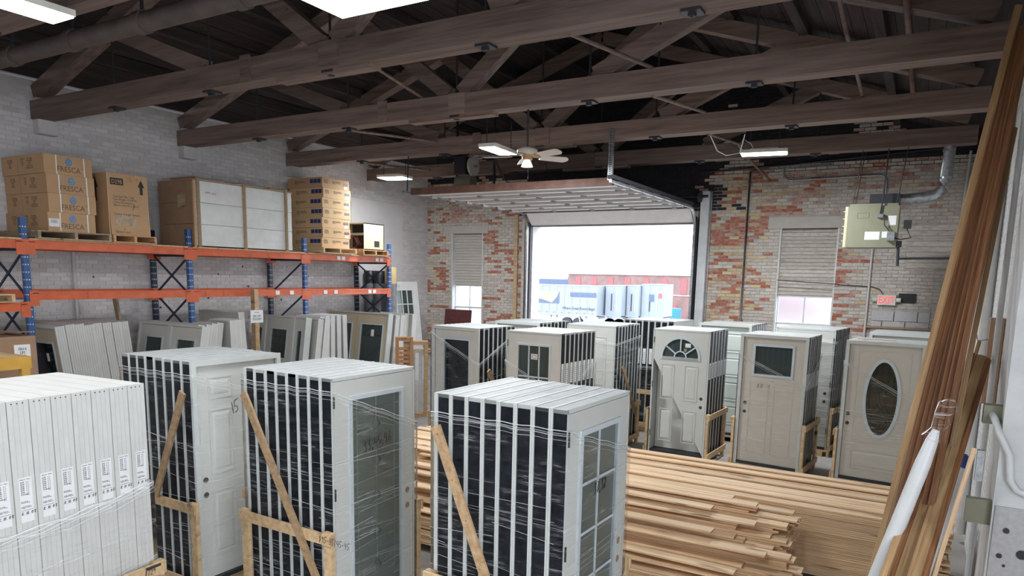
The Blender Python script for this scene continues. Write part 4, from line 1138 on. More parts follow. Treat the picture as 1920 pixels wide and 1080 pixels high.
front_cols = [(7.12, .80), (6.975, .79), (6.83, .74), (6.685, .70), (6.54, .64), (6.395, .60), (6.25, .50), (6.105, .43), (5.96, .40)]
MBs = MB()
for j, (y, zh) in enumerate(front_cols):
    nrow = int((zh - .1) / TT)
    for r in range(nrow):
        z = .1 + r * TT + (.018 if r > nrow * .5 else 0)
        xr = -.95 + random.uniform(-.08, .1) - (.35 if r > nrow - 3 and random.random() < .6 else 0) - (.0 if j < 5 else -.12)
        xl = -6.4 + random.uniform(-.15, .15)
        if j == 0 and r < nrow - 4:      # hidden inside the pile
            MBs.box(xl, xr, y - .066, y + .066, z, z + .019); continue
        if nb < 262:
            board(xl, xr, y + random.uniform(-.006, .006), z, LF, 'pine boards of the front pile', random.uniform(-.004, .004)); nb += 1
        else:
            MBs.box(xl, xr, y - .066, y + .066, z, z + .019)
# loose boards thrown on top
for (x0, x1, y, z, a) in ((-5.8, -1.45, 7.05, .842, -.012), (-6.0, -1.25, 6.92, .838, .006), (-5.2, -1.6, 6.78, .80, -.03), (-6.1, -1.15, 6.6, .745, .02), (-5.5, -1.5, 6.4, .70, -.02), (-6.3, -1.0, 6.22, .62, .01),
                          (-5.0, -1.2, 6.08, .50, -.035), (-6.2, -.9, 5.98, .445, .008)):
    kb = kb + 1 if 'kb' in globals() else 0
    board(x0, x1, y, z, 'loose pine board lying across the top of the front pile, %s from the back' % ('first', 'second', 'third', 'fourth', 'fifth', 'sixth', 'seventh', 'eighth')[kb], 'loose boards on the front pile', a)
MBs.build('pine_boards', 'pine')
tag(bpy.data.objects['pine_boards'], 'inner boards of the front timber pile', 'boards'); bpy.data.objects['pine_boards']['kind'] = 'stuff'
MBs = MB()
for j in range(8):
    y = 7.42 + j * .148
    nrow = 34 + (1 if j % 3 else 0)
    for r in range(nrow):
        z = .1 + r * TT
        xl, xr = -6.1 + random.uniform(-.1, .1), .38 + random.uniform(-.08, .05)
        if r >= nrow - 1 or (j == 0 and r > 3) or (j == 7 and r > nrow - 2):
            board(xl, xr, y + random.uniform(-.005, .005), z, LB, 'pine boards of the rear pile', random.uniform(-.002, .002))
        else:
            MBs.box(xl, xr, y - .066, y + .066, z, z + .019)
board(-3.6, .3, 8.42, .815, LB, 'pine boards of the rear pile', -.01)
board(-4.2, .35, 8.2, .815, LB, 'pine boards of the rear pile', .006)
o = MBs.build('rear_pine_boards', 'pine'); tag(o, 'inner boards of the rear timber pile', 'boards'); o['kind'] = 'stuff'
for x in (-5.6, -3.6, -1.6, -.2):
    for i, (a, b, lab) in enumerate(((5.86, 7.2, 'front'), (7.34, 8.54, 'rear'))):
        if lab == 'front' and x > -.9: continue
        tag(boxo('bearer', 'oldpine', (x - .045, x + .045, a, b, 0, .098)), 'rough timber bearer under the %s pine pile, %s from its left end' % (lab, {-5.6: 'first', -3.6: 'second', -1.6: 'third', -.2: 'fourth'}[x]), 'bearer', 'bearers under the pine piles')
# ------------------------------------------------------------------ trim leaning by the right wall
def lean(name, p0, p1, w, t, mat, label, cat='trim', group=None, profile=True):
    p0 = Vector(p0); p1 = Vector(p1); L = (p1 - p0).length
    mb = MB()
    d = (p1 - p0).normalized(); yv = Vector((0, 1, 0)); yv = (yv - d * yv.dot(d)).normalized(); xv = yv.cross(d)
    mt = Matrix(((d.x, yv.x, xv.x, 0), (d.y, yv.y, xv.y, 0), (d.z, yv.z, xv.z, 0), (0, 0, 0, 1)))
    mb.box(0, L, -w / 2, w / 2, -t / 2, t / 2)
    if profile:
        mb.box(0, L, -w / 2 - .003, -w / 2 + .02, -t * .25, t * .25); mb.box(0, L, -w * .3, w * .1, t / 2, t / 2 + .004)
    o = mb.build(name, mat)
    o.matrix_world = Matrix.Translation(p0) @ mt
    tag(o, label, cat, group)
    return o
ga = 'tall stained trim boards leaning by the right wall'
la = 'tall brown trim board in the bundle leaning by the right wall'
for k, (xb, xt, zt_, m) in enumerate(((-.285, .385, 5.02, 'trimlt'), (-.235, .40, 4.86, 'trim'), (-.19, .41, 4.84, 'trim'), (-.145, .42, 4.82, 'trim'), (-.10, .43, 4.84, 'trim'), (-.055, .44, 4.80, 'trim'), (-.01, .45, 4.76, 'trim'))):
    lean('trim_board', (xb, 4.62 - .045 * k, .0), (xt, 6.62 - .05 * k, zt_), .03, .034 if k else .045, m, la if k else 'pale yellow trim board, leftmost and longest of the leaning bundle', 'trim', ga if k else None)
lean('trim_board', (-.262, 4.7, 0), (.392, 6.68, 4.7), .02, .012, 'paper', 'narrow white edged strip among the tall leaning trim', 'trim')
lean('trim_board', (.06, 4.55, 0), (.43, 6.3, 4.1), .03, .03, 'trimlt', 'separate tall thin trim just right of the bundle', 'trim')
gb = 'short stained trim boards leaning in front'
for k, (xb, yb, xt, yt, zt_, tt, m) in enumerate(((-.40, 3.45, .27, 5.9, 2.46, .05, 'trimlt'), (-.345, 3.4, .315, 5.98, 2.52, .035, 'trim'), (-.285, 3.3, .345, 6.02, 2.50, .075, 'trimlt'), (-.215, 3.2, .385, 6.0, 2.50, .075, 'trimlt'), (-.155, 3.2, .42, 5.98, 2.48, .03, 'trim'))):
    lean('short_trim', (xb, yb, 0), (xt, yt, zt_), .022, tt, m, ('wide light brown trim leftmost in the nearer bundle', 'thin dark trim second in the nearer bundle', 'wide brown trim at the middle of the nearer bundle', 'widest brown trim of the nearer bundle, right of middle', 'thin dark edged trim rightmost in the nearer bundle')[k], 'trim')
lean('short_trim', (-.19, 3.5, 0), (.36, 6.1, 2.60), .02, .02, 'trimlt', 'thin round dowel standing highest in the nearer bundle', 'trim')
t = thing('wrapped_tubes', 'white foam wrapped bundle with twisted clear film at its top', 'bundle')
a = Vector((-.38, 4.78, .0)); b = Vector((.13, 4.98, 2.12))
MB().tube([a + (b - a) * q for q in (0, .3, .6, .9, .97, 1)], [.05, .052, .05, .046, .035, .02], 14).build('foam_sleeve', 'pvc', t)
pts = [b + Vector((.06 * q + .012 * math.sin(q * 9), 0, .2 * q)) for q in (-.3, 0, .25, .5, .75, 1)]
MB().tube(pts, [.058, .034, .052, .04, .062, .015], 9).build('film_twist', 'filmd', t)
MB().tube([a + (b - a) * q for q in (.3, .36, .42)], [.054, .056, .053], 12).build('film_band', 'filmd', t)
t = thing('pvc_pipe', 'white plastic pipe with a blue cap leaning behind the trim', 'pipe')
a = Vector((.0, 5.55, 0)); b = Vector((.315, 5.85, 1.72))
MB().tube([a, b], .045, 14).build('pipe_body', 'pvc', t)
MB().tube([b - (b - a) * .0, b + (b - a) * .05], .05, 14).tube([b + (b - a) * .05, b + (b - a) * .055], .03, 10).build('cap', 'bluep', t)
tube_thing('pvc_pipe', [(-.16, 5.2, 0), (.19, 5.45, 1.52)], .02, 'pvc', 'thin white plastic pipe leaning low among the trim', 'pipe', n=12)
lean('pine_strip', (-.02, 4.55, 0), (.325, 4.85, 2.06), .045, .02, 'pine', 'pale pine strip leaning nearest the right pier', 'strip')
lean('pine_strip', (.1, 4.5, 0), (.3, 4.75, 1.25), .1, .02, 'pine', 'short wide pine board low beside the right pier', 'strip')
t = thing('wall_bracket', 'dark wooden bracket with wire hooks behind the leaning trim', 'bracket', (.56, 8.0, 2.3))
MB().box(-.02, .09, -.09, .09, -.4, .4).build('backing', 'cardd', t)
for z in (-.2, 0, .2): MB().tube([(-.02, -.05, z), (-.1, -.05, z - .02), (-.12, -.05, z + .05)], .008, 6).build('hook', 'steel', t)
# ------------------------------------------------------------------ unit heater
t = thing('unit_heater', 'grey-green gas unit heater hanging before the back wall', 'heater', (-1.25, 13.2, 3.58))
MB().box(0, .75, 0, .62, 0, .66).box(.02, .73, .02, .6, .66, .70).build('cabinet', 'heater', t)
MB().box(.3, .74, .1, .5, .7, .86).build('draft_hood', 'darksteel', t)
MB().frame(-.001, .0, 0, 0, 0, 0, 0).box(-.04, 0, .0, .62, .0, .66).build('louvre_frame', 'beige', t)
for k in range(5): MB().bar((-.05, .05, .1 + k * .12), (-.05, .57, .1 + k * .12), .05, .01, 0, (.6, 0, 1)).build('louvre', 'beige', t)
MB().box(-.045, -.041, .04, .58, .06, .6).build('grille_opening', 'ink', t)
for i, d in enumerate(((.28, .5, .12, .25), (.53, .63, .15, .25), (.6, .72, .35, .5))): boxo('data_label', 'paper', (d[0], d[1], -.002, 0, d[2], d[3]), t)
MB().frame(.14, .32, .47, .56, .006, -.004, 0).build('access_panel', 'heater', t)
MB().box(.44, .53, -.05, 0, .47, .53).build('switch_box', 'steel', t)
MB().box(.61, .72, -.07, 0, .1, .24).build('gas_valve', 'steel', t)
MB().box(.83, .94, .05, .16, .3, .43).build('transformer', 'ink', t)
MB().tube([(.55, -.03, .5), (.56, -.05, .35), (.64, -.06, .25)], .01, 6).tube([(.88, .08, .3), (.95, .08, .15), (.8, .0, .12), (.7, -.03, .15)], .01, 6).tube([(.48, -.02, .53), (.5, -.02, .75), (.52, 0, 1.55)], .012, 6).build('cable', 'ink', t)
MB().tube([(.78, .05, .06), (.80, .05, -.3)], .022, 8).tube([(.8, .05, -.18), (1.75, .05, -.17)], .018, 8).tube([(.78, .05, .1), (.78, .05, .0)], .05, 8).build('gas_pipe', 'darksteel', t)
MB().tube([(.72, .3, .78), (1.1, .3, .80), (1.22, .3, .83), (1.32, .3, .92), (1.35, .3, 1.05), (1.36, .3, 1.75)], .085, 16).build('flue', 'steel', t)
for z in (1.08, 1.5): MB().tube([(1.352, .3, z), (1.352, .3, z + .03)], .092, 16).build('flue_band', 'steel', t)
for x, y in ((.05, .1), (.7, .1), (.05, .55)): MB().tube([(x, y, .7), (x + .1, y, 1.7)], .007, 5).build('hanger_rod', 'darksteel', t)
# ------------------------------------------------------------------ ceiling fan
t = thing('ceiling_fan', 'cream ceiling fan with one glass shade hanging from the second beam', 'fan', (-4.74, 8.5, 4.5))
MB().tube([(0, 0, .16), (0, 0, .66)], .014, 8).build('down_rod', 'darksteel', t)
MB().tube([(0, 0, .08), (0, 0, .085), (0, 0, .15), (0, 0, .17)], [.10, .135, .135, .09], 24).build('motor', 'fan', t)
MB().tube([(0, 0, .02), (0, 0, .08)], .07, 20).build('switch_housing', 'trimlt', t)
MB().tube([(0, 0, .02), (0, 0, .0), (0, 0, -.07)], [.035, .05, .08], 20).build('shade', 'shade', t)
MB().tube([(.03, -.02, -.07), (.03, -.02, -.2)], .002, 4).tube([(.03, -.02, -.2), (.03, -.02, -.225)], .008, 6).build('pull_chain', 'darksteel', t)
for k in range(5):
    a = R(-20 + 72 * k)
    mt = Matrix.Rotation(a, 4, 'Z') @ Matrix.Rotation(R(-20), 4, 'X')
    bl = MB().prism([(.2, -.055), (.25, -.06), (.56, -.068), (.6, -.04), (.615, 0), (.6, .04), (.56, .068), (.25, .06), (.2, .055)], -.004, .004)
    bl.v = [tuple(mt @ Vector((x, z, y + .07))) for x, y, z in bl.v]
    b_ = bl.build('blade', 'fan', t)
    MB().add([tuple(mt @ Vector(q)) for q in ((.1, -.02, .075), (.24, -.03, .076), (.24, .03, .076), (.1, .02, .075), (.1, -.02, .085), (.24, -.03, .082), (.24, .03, .082), (.1, .02, .085))],
             [(0, 3, 2, 1), (4, 5, 6, 7), (0, 1, 5, 4), (1, 2, 6, 5), (2, 3, 7, 6), (3, 0, 4, 7)]).build('blade_arm', 'trimlt', b_)
# ------------------------------------------------------------------ pallet rack along the left wall
XF, XBK = -10.67, -11.66
t = thing('pallet_rack', 'blue and orange pallet rack along the left wall', 'rack')
ups = (2.64, 5.16, 7.68, 10.24, 12.81)
for y in ups:
    for x, m in ((XF, 'blue'), (XBK, 'blued')):
        po = MB().box(x - .07, x + .0, y - .04, y + .04, 0, 3.65).build('post', m, t)
        mb = MB()
        for k in range(34):
            z = .15 + k * .102
            for dy in (-.016, .016): mb.box(x + .0, x + .002, y + dy - .006, y + dy + .006, z, z + .018).box(x - .02 + dy, x - .02 + dy + .01, y - .042, y - .04, z, z + .018)
        mb.build('slots', 'paper', po, kind='stuff')
    for z in (.3, 1.9, 3.22): MB().bar((XF - .05, y, z), (XBK, y, z), .03, .04).build('horizontal_brace', 'blued', t)
    for za, zb in ((3.2, 2.55), (2.55, 1.9), (1.9, 1.1), (1.1, .3)):
        MB().bar((XF - .05, y - .01, za), (XBK, y - .01, zb), .02, .03).build('diagonal_brace', 'blued', t)
    if y in (5.16, 7.68, 12.81):
        for za, zb in ((3.2, 2.55), (2.55, 1.9)): MB().bar((XF - .05, y + .01, zb), (XBK, y + .01, za), .02, .03).build('diagonal_brace', 'blued', t)
for i, (a, b) in enumerate(zip(ups, ups[1:])):
    for z in ((3.35, 2.65) if i else (3.35, 2.5)):
        for x in (XF + .0, XBK):
            bm_ = MB().box(x - .045, x + .005, a + .04, b - .04, z - .12, z).box(x - .03, x + .012, a + .04, b - .04, z - .03, z - .02).build('beam', 'orange', t)
            for y in (a + .04, b - .08):
                MB().box(x + .002, x + .012, y - .04 if y > a + .1 else y - .04, y + .08 if y > a + .1 else y + .08 - .0, z - .2, z + .01).build('beam_connector', 'orange', bm_)
    if True:
        nbd = 6
        for k in range(nbd):
            x = XBK + .03 + k * (XF - XBK - .1) / (nbd - 1) * 1.0
            MB().box(x - .06, x + .09, a + .05, b - .05, 3.352, 3.372).build('deck_board', 'pinez', t)
stk = []
for y, z, w_ in ((7.98, 2.59, 0), (8.35, 2.59, 0), (10.0 - .5, 2.59, 1), (9.85, 2.59, 1), (10.75, 2.59, 1), (11.05, 2.59, 1), (12.1, 2.59, 1), (12.25, 2.59, 1), (11.15, 3.29, 1), (11.28, 3.29, 1), (12.35, 3.29, 1), (12.5, 3.29, 1), (6.0, 2.59, 0)):
    MB().box(XF + .013, XF + .014, y - .05, y + .05, z - .04, z + .035).build('tape_label', 'paper' if w_ else 'orange', t)
for i, (a, b, x, m) in enumerate(((2.7, 5.05, -11.2, 'palletw'),)):
    pass
# ------------------------------------------------------------------ pallets
def pallet(y0, y1, x0, x1, z, mat, label, rz=0):
    t = thing('pallet', label, 'pallet', ((x0 + x1) / 2, (y0 + y1) / 2, z), rz)
    w, d = (x1 - x0) / 2, (y1 - y0) / 2
    for y in (-d + .02, 0, d - .02): MB().box(-w, w, y - .02, y + .02, .016, .098).build('stringer', mat, t)
    n = 7
    for k in range(n):
        x = w - .045 - k * (2 * w - .09) / (n - 1)
        MB().box(x - .045, x + .045, -d, d, .098, .114).build('deck_board', mat, t)
    for x in (-w + .05, 0, w - .05): MB().box(x - .045, x + .045, -d, d, 0, .016).build('bottom_board', mat, t)
    return t
ZD = 3.373
pallet(5.28, 6.30, -11.62, -10.56, ZD, 'palletw', 'dark grey pallet under the logo cartons on the rack')
pallet(6.33, 7.02, -11.5, -10.56, ZD, 'palleto', 'orange-brown pallet under the tall arrow carton')
pallet(10.56, 11.52, -11.6, -10.5, ZD, 'pinez', 'pale pallet under the tall carton stack on the rack')
pallet(11.78, 12.62, -11.3, -10.55, ZD, 'palleto', 'small pallet under the tan metal cabinet')
pallet(3.7, 4.95, -11.5, -10.6, 2.505, 'pinez', 'pallet on the lower left rack level at the picture edge')
# ------------------------------------------------------------------ cartons with the blue emblem
def mark(parent, x, y, z, s=1.0):
    """blue disc with a ring drawn in it and a small leaf"""
    MB().tube([(x, y, z), (x + .0012, y, z)], .048 * s, 24).build('emblem_disc', 'inkblue', parent)
    pts = [(x + .002, y + .024 * s * math.sin(a), z + .024 * s * math.cos(a)) for a in [R(30 + q * 30) for q in range(11)]]
    MB().tube(pts, .0035 * s, 5).tube([(x + .002, y, z + .004), (x + .002, y, z + .03 * s)], .003, 5).build('emblem_ring', 'cardl', parent)
    MB().add([(x + .001, y - .004, z + .05 * s), (x + .001, y + .008, z + .075 * s), (x + .001, y + .018, z + .052 * s)], [(0, 1, 2)]).add([(x + .001, y - .004, z + .05 * s), (x + .001, y - .012, z + .064 * s), (x + .001, y - .022, z + .05 * s)], [(0, 1, 2)]).build('emblem_leaf', 'inkblue', parent)
hz = .258
for r in range(4):
    z = ZD + .116 + r * (hz + .003)
    for q in range(2):
        x1 = -10.62 if q == 0 else -11.31
        x0 = -11.30 if q == 0 else -11.74
        dy = (0, .02, .025, .0)[3 - r] if r < 3 else 0
        t = thing('carton', ('brown carton with a blue emblem, %s of the four stacked on the rack' % ('lowest', 'second', 'third', 'topmost')[r]) if q == 0 else ('brown carton behind the emblem cartons, %s layer' % ('lowest', 'second', 'third', 'topmost')[r]),
                  'carton', (x1, 5.45 + dy, z), 0, 'emblem cartons on the rack' if q == 0 else 'rear cartons on the rack')
        MB().box(x0 - x1, 0, 0, .655, 0, hz).build('carton_body', 'card', t)
        MB().box(x0 - x1, 0, .325, .33, hz, hz + .001).build('tape', 'cardl', t)
        if q == 0:
            mark(t, .001, .335, .175)
            text('FRESCA', .105, (.0015, .33, .04), '+x', 'inkb', t, .9, ext=.0004)
            text('TM', .02, (.0015, .52, .1), '+x', 'inkb', t, ext=.0004)
            for y in (.165, .545): MB().box(.0, .003, y - .008, y + .008, 0, hz).build('strap', 'paper', t)
            if r == 0:
                boxo('shipping_label', 'paper', (.0035, .0045, .01, .15, .06, .17), t)
                text('WARNING\nTHIS SIDE UP\nWARNING', .018, (.005, .08, .14), '+x', 'ink', t)
            text('Net weight\nGross weight\nModel\nColor\nMade for bath\nHandle with care', .028, (-.36, -.001, .2), '-y', 'inkb', t, ext=.0004)
            text('Cabinet\nsize\nN.W.\nG.W.', .03, (-.55, -.001, .2), '-y', 'inkb', t, ext=.0004)
        else:
            text('Net weight\nGross weight\nModel\nColor\nPackage', .028, (-.2, -.001, .2), '-y', 'inkb', t, ext=.0004)
# ------------------------------------------------------------------ tall carton with arrows
t = thing('carton', 'tall worn carton with black arrows and a D29B tag on its front', 'carton', (-10.60, 6.33, ZD + .116))
body = MB().box(-.62, 0, 0, .62, 0, .90)
body.v = [(x, y - .0 - .03 * (z / .9) + .0, z) for x, y, z in body.v]
body.build('carton_body', 'card', t)
def arrow(parent, face, px, pz, w, h, off):
    P = [(-w * .22, 0), (w * .22, 0), (w * .22, h * .5), (w * .5, h * .5), (0, h), (-w * .5, h * .5), (-w * .22, h * .5)]
    if face == '+x': vs = [(off, px + a, pz + b) for a, b in P]
    else: vs = [(px + a, off, pz + b) for a, b in P]
    MB().add(vs, [tuple(range(7))]).build('arrow', 'ink', parent)
arrow(t, '+x', .5, .62, .11, .22, .002)
arrow(t, '-y', -.3, .5, .15, .38, -.034)
boxo('tag', 'ink', (0, .002, .02, .22, .73, .83), t)
text('D29B', .085, (.003, .12, .75), '+x', 'card', t, .85, ext=.0004)
text('Case Pack Size: 1 unit\nCase Weight: 215.00 lbs\nCarton Dimensions:\n78in H x 41in W x 30in D\n\n\nCountry of origin: Vietnam', .048, (.0015, .05, .55), '+x', 'inkb', t, .78, align='LEFT', ext=.0004)
text('Bottom Label', .05, (.0015, .07, .03), '+x', 'inkb', t, .8, align='LEFT', ext=.0004)
boxo('old_label', 'palletw', (0, .0012, .07, .4, .14, .3), t)
for a, b, c_, d in ((.27, .36, .78, .9), (.4, .46, .8, .9), (.2, .27, .03, .13)): boxo('tape', 'palleto', (0, .0015, a, b, c_, d), t)
scrawl('7', .09, (.004, .34, .38), '+x', t, r=.003)
for y in (-.03, .59): boxo('corner_wear', 'cardl', (-.004, .003, y, y + .012, 0, .89), t)
# ------------------------------------------------------------------ strapped white bundle
t = thing('shrink_wrapped_bundle', 'large white shrink wrapped bundle with wooden straps on the rack', 'bundle', (-10.60, 7.76, ZD))
for k in range(3):
    mb = MB(); ny, nzz = 22, 10
    vs = []; z0_, z1_ = .02 + k * .355, .02 + (k + 1) * .355 - .006
    for i in range(nzz + 1):
        for j in range(ny + 1):
            y = 2.08 * j / ny; z = z0_ + (z1_ - z0_) * i / nzz
            d = noise.noise(Vector((y * 2, z * 12, 3))) * .012
            vs.append((d, y, z))
    fs = [(i * (ny + 1) + j, i * (ny + 1) + j + 1, (i + 1) * (ny + 1) + j + 1, (i + 1) * (ny + 1) + j) for i in range(nzz) for j in range(ny)]
    mb.add(vs, fs, 0, None, True)
    mb.box(-.9, -.012, 0.002, 2.08, z0_, z1_)
    mb.build('wrapped_layer', 'wrapw', t)
for k in range(3): MB().box(-.92, -.02, -.02, 0, .02 + k * .355, .37 + k * .355).build('cardboard_end', 'cardd', t)
MB().box(-.02, .012, -.035, -.0, 0, 1.08).build('corner_board', 'card', t)
MB().box(-.93, .01, -.02, 2.1, 1.085, 1.1).build('top_sheet', 'card', t)
for y in (.05, .98, 1.93):
    MB().box(.014, .03, y - .03, y + .03, 0, 1.13).build('upright_batten', 'trimlt', t)
    MB().box(.03, .034, y - .008, y + .008, 0, 1.14).box(-.9, .034, y - .008, y + .008, 1.14, 1.144).build('green_strap', 'heater', t)
for y, l in ((.2, .5), (1.8, .5)): MB().box(-.85, -.2, y - .04, y + .04, 1.1, 1.16).build('top_batten', 'palleto', t)
mb = MB().add([(.03, 1.98, .95), (.1, 2.12, .8), (.06, 2.13, .66), (.02, 2.05, .6), (.02, 1.95, .8)], [(0, 1, 2, 3, 4)]); mb.build('film_tail', 'filmd', t)
text('FRAGILE', .06, (-.3, -.0215, .9), '-y', 'inkred', t, .8)
boxo('label_sheet', 'palletw', (-.42, -.22, -.0225, -.021, .62, .86), t)
text('*** <>', .08, (.0165, .3, .86), '+x', 'inkred', t)
# ------------------------------------------------------------------ stack of seven flat cartons
random.seed(4)
for r in range(7):
    z = ZD + .118 + r * .197
    dy = (0, .03, .015, .045, .03, .06, .035)[r]
    t = thing('carton', 'light flat carton with blue squares, %s in the stack of seven' % ('bottom one', 'second from bottom', 'third from bottom', 'middle one', 'third from top', 'second from top', 'topmost')[r], 'carton',
              (-10.60, 10.62 + dy, z), R(random.uniform(-1, 1)), 'seven flat cartons on the rack')
    MB().box(-.95, 0, 0, .78, 0, .194).build('carton_body', 'cardl' if r != 6 else 'card', t)
    for k in range(3): boxo('blue_square', 'inkblue' if 0 else 'navy', (0, .0012, .60 + k * .05, .643 + k * .05, .085, .13), t); boxo('blue_square', 'navy', (-.33 + k * .1, -.24 + k * .1, -.0012, 0, .08, .16), t)
    for k, s in enumerate('PWB'): text(s, .035, (.002, .621 + k * .05, .095), '+x', 'paper', t, .8)
    text('Panel Pack\nModel No. 6\nSize 24 x 30\nColor: Grey', .022, (.0015, .05, .14), '+x', 'inkb', t, align='LEFT')
    text('Bathroom vanity cabinet\nKeep dry, handle with care\nQty 1 pc', .022, (.0015, .29, .13), '+x', 'inkb', t, align='LEFT')
    text('Bathroom vanity cabinet\nKeep dry, handle with care\nQty 1 pc', .028, (-.75, -.0015, .12), '-y', 'ink', t, align='LEFT')
    if r not in (0, 3): boxo('white_label', 'paper', (0, .0013, .63, .72, .015, .065), t)
# ------------------------------------------------------------------ open tan cabinet with loose wires
t = thing('metal_cabinet', 'tan metal cabinet with an open dark side full of wires, right end of rack', 'cabinet', (-10.60, 11.86, ZD + .116))
MB().box(-.62, 0, .0, .66, 0, .02).box(-.62, 0, 0, .66, .55, .57).box(-.01, 0, 0, .66, 0, .57).box(-.62, -.6, 0, .66, 0, .57).box(-.62, 0, .64, .66, 0, .57).build('casing', 'beige', t)
MB().box(-.6, -.01, .3, .31, .02, .55).build('inner_plate', 'ink', t)
MB().box(-.6, -.012, .02, .3, .31, .36).build('cross_bar', 'steel', t)
boxo('square_hole', 'ink', (0, .002, .33, .50, .07, .2), t)
boxo('rating_plate', 'paper', (0, .002, .2, .42, .42, .49), t)
text('CAUTION', .035, (.0025, .31, .44), '+x', 'heater', t)
mb = MB()
for k in range(6): mb.tube([(.0, .3 + k * .035 + (.04 if k > 2 else 0), .525), (.003, .3 + k * .035 + (.04 if k > 2 else 0), .525)], .005, 6)
mb.build('vent_holes', 'ink', t, kind='stuff')
for k, m in enumerate(('inkred', 'ink', 'orange', 'steel', 'inkred')):
    MB().tube([(-.3 - k * .04, .1, .3), (-.2 - k * .03, .05, .2 + .02 * k), (-.12 - .03 * k, .04, .12), (-.25 - .02 * k, .03, .04), (-.4, .05, .03 + .01 * k)], .006, 5).build('wire', m, t)
# ------------------------------------------------------------------ wrapped rolls behind the rack end
for i, (x, y, z, m, lab, m2) in enumerate(((-11.58, 13.15, 3.05, 'roll', 'grey wrapped roll standing nearest the wall behind the rack end', 'rollb'), (-11.30, 13.18, 3.05, 'roll', 'grey wrapped roll, middle one behind the rack end', 'rollb'), (-10.98, 13.2, 3.14, 'roll', 'grey wrapped roll with a yellow top behind the rack end', 'rolly'))):
    t = thing('wrapped_roll', lab, 'roll', (x, y, 0), 0, 'wrapped rolls behind the rack')
    MB().tube([(0, 0, 0), (0, 0, 2.75)], .14, 18).build('roll_body', m, t)
    MB().tube([(0, 0, 2.75), (0, 0, z - .02), (0, 0, z)], [.142, .142, .12], 18).build('roll_top', m2, t)
# ------------------------------------------------------------------ doors leaning under the rack
def leaner(xr, yt, tilt, W, T, style, label, group=None, H=2.08, zb=.08, rz=0, mat='purewhite', ztop=None):
    """right edge at xr, upper edge near yt; positive tilt leans the top towards the camera"""
    tl = R(tilt)
    t = thing('leaning_door_unit', label, 'door', (xr, yt + H * math.sin(tl), zb), 0, group)
    t.rotation_euler = (tl, 0, rz)
    x0, x1 = -W, 0
    fr = 'frame' if style else mat
    MB().box(x0, x0 + .03, 0, T, 0, H).box(x1 - .03, x1, 0, T, 0, H).box(x0 + .03, x1 - .03, 0, T, H - .03, H).box(x0 + .03, x1 - .03, 0, T, 0, .03).build('jamb', mat, t)
    mb = MB()
    for k in (1, 2, 3): mb.box(x1 - .001, x1 + .0006, k * T / 4 - .0008, k * T / 4 + .0008, 0, H)
    mb.build('edge_grooves', 'seam', t, kind='stuff')
    def leaf(a, b, m, hole=None, gm='glass', pattern=None):
        if hole:
            h = [(a + hole[0], hole[2]), (b - hole[1], hole[2]), (b - hole[1], hole[3]), (a + hole[0], hole[3])]
            l = MB().ring([(a, .04), (b, .04), (b, H - .035), (a, H - .035)], h, .03, .07).build('door_leaf', m, t)
            p, q, c_, d = h[0][0], h[1][0], h[0][1], h[2][1]
            lite(l, h, [(p - .025, c_ - .025), (q + .025, c_ - .025), (q + .025, d + .025), (p - .025, d + .025)], .03, gm, 'litef')
            if pattern:
                mb = MB(); nx, nz_ = pattern
                for k in range(1, nx): mb.tube([(p + (q - p) * k / nx, .04, c_), (p + (q - p) * k / nx, .04, d)], .0035, 5)
                for k in range(1, nz_): mb.tube([(p, .04, c_ + (d - c_) * k / nz_), (q, .04, c_ + (d - c_) * k / nz_)], .0035, 5)
                mb.build('came', 'camed', l)
            return l
        return MB().box(a, b, .03, .07, .04, H - .035).build('door_leaf', m, t)
    if style == 'tanlite':
        leaf(x0 + .033, x1 - .033, 'slabt', (.2, .16, .9, 1.82), 'glassd')
        boxo('sticker', 'paper', (-.42, -.36, .03, .034, 1.55, 1.67), t)
        MB().tube([(x1 - .03, .02, 1.45), (x1 - .03, .02, 1.55)], .008, 6).build('hinge', 'hinge', t)
    elif style == 'double':
        m_ = (x0 + x1) / 2
        leaf(x0 + .033, m_ - .045, 'slab', (.16, .15, .9, 1.84)); leaf(m_ + .045, x1 - .033, 'slab', (.16, .15, .9, 1.84))
        MB().box(m_ - .043, m_ + .043, .0, T, .03, H - .03).build('mullion', 'frame', t)
    elif style == 'sidelites':
        leaf(x0 + .033, x0 + .33, 'slab', (.13, .05, .4, 1.84), 'glass', (1, 4))
        leaf(x0 + .42, x1 - .42, 'slab', (.16, .15, 1.3, 1.84), 'glass', (4, 4))
        leaf(x1 - .33, x1 - .033, 'slab', (.08, .1, .4, 1.84), 'glass', (2, 5))
        for a in (x0 + .335, x1 - .415): MB().box(a, a + .08, 0, T, .03, H - .03).build('mullion', 'frame', t)
    elif style == 'doubletan':
        m_ = (x0 + x1) / 2
        leaf(x0 + .033, m_ - .005, 'slabt', (.3, .14, .3, 1.86)); l = leaf(m_ + .005, x1 - .033, 'slabt', (.14, .14, .3, 1.86))
        boxo('sticker', 'paper', (m_ + .44, m_ + .52, .024, .028, 1.62, 1.76), t)
        for z in (.98, .84): MB().tube([(m_ - .07, .032, z), (m_ - .07, .028, z)], .026, 14).build('bore_hole', 'seam', t)
    elif style == 'grey':
        l = leaf(x0 + .033, x1 - .033, 'litef')
    else:
        leaf(x0 + .033, x1 - .033, 'slab')
    return t
ORD = ('first','second','third','fourth','fifth','sixth','seventh')
for x in (-9.75, -10.25): tag(boxo('bearer', 'oldpine', (x - .05, x + .05, 5.2, 13.2, 0, .079)), 'long timber bearer on the floor under the leaning door units, %s one' % ('right' if x > -10 else 'left'), 'bearer')
gl = {1: 'white door units leaning towards the camera at far left', 2: 'white door units leaning in the second group', 3: 'white door units leaning in the third group', 4: 'white door units leaning in the fourth group'}
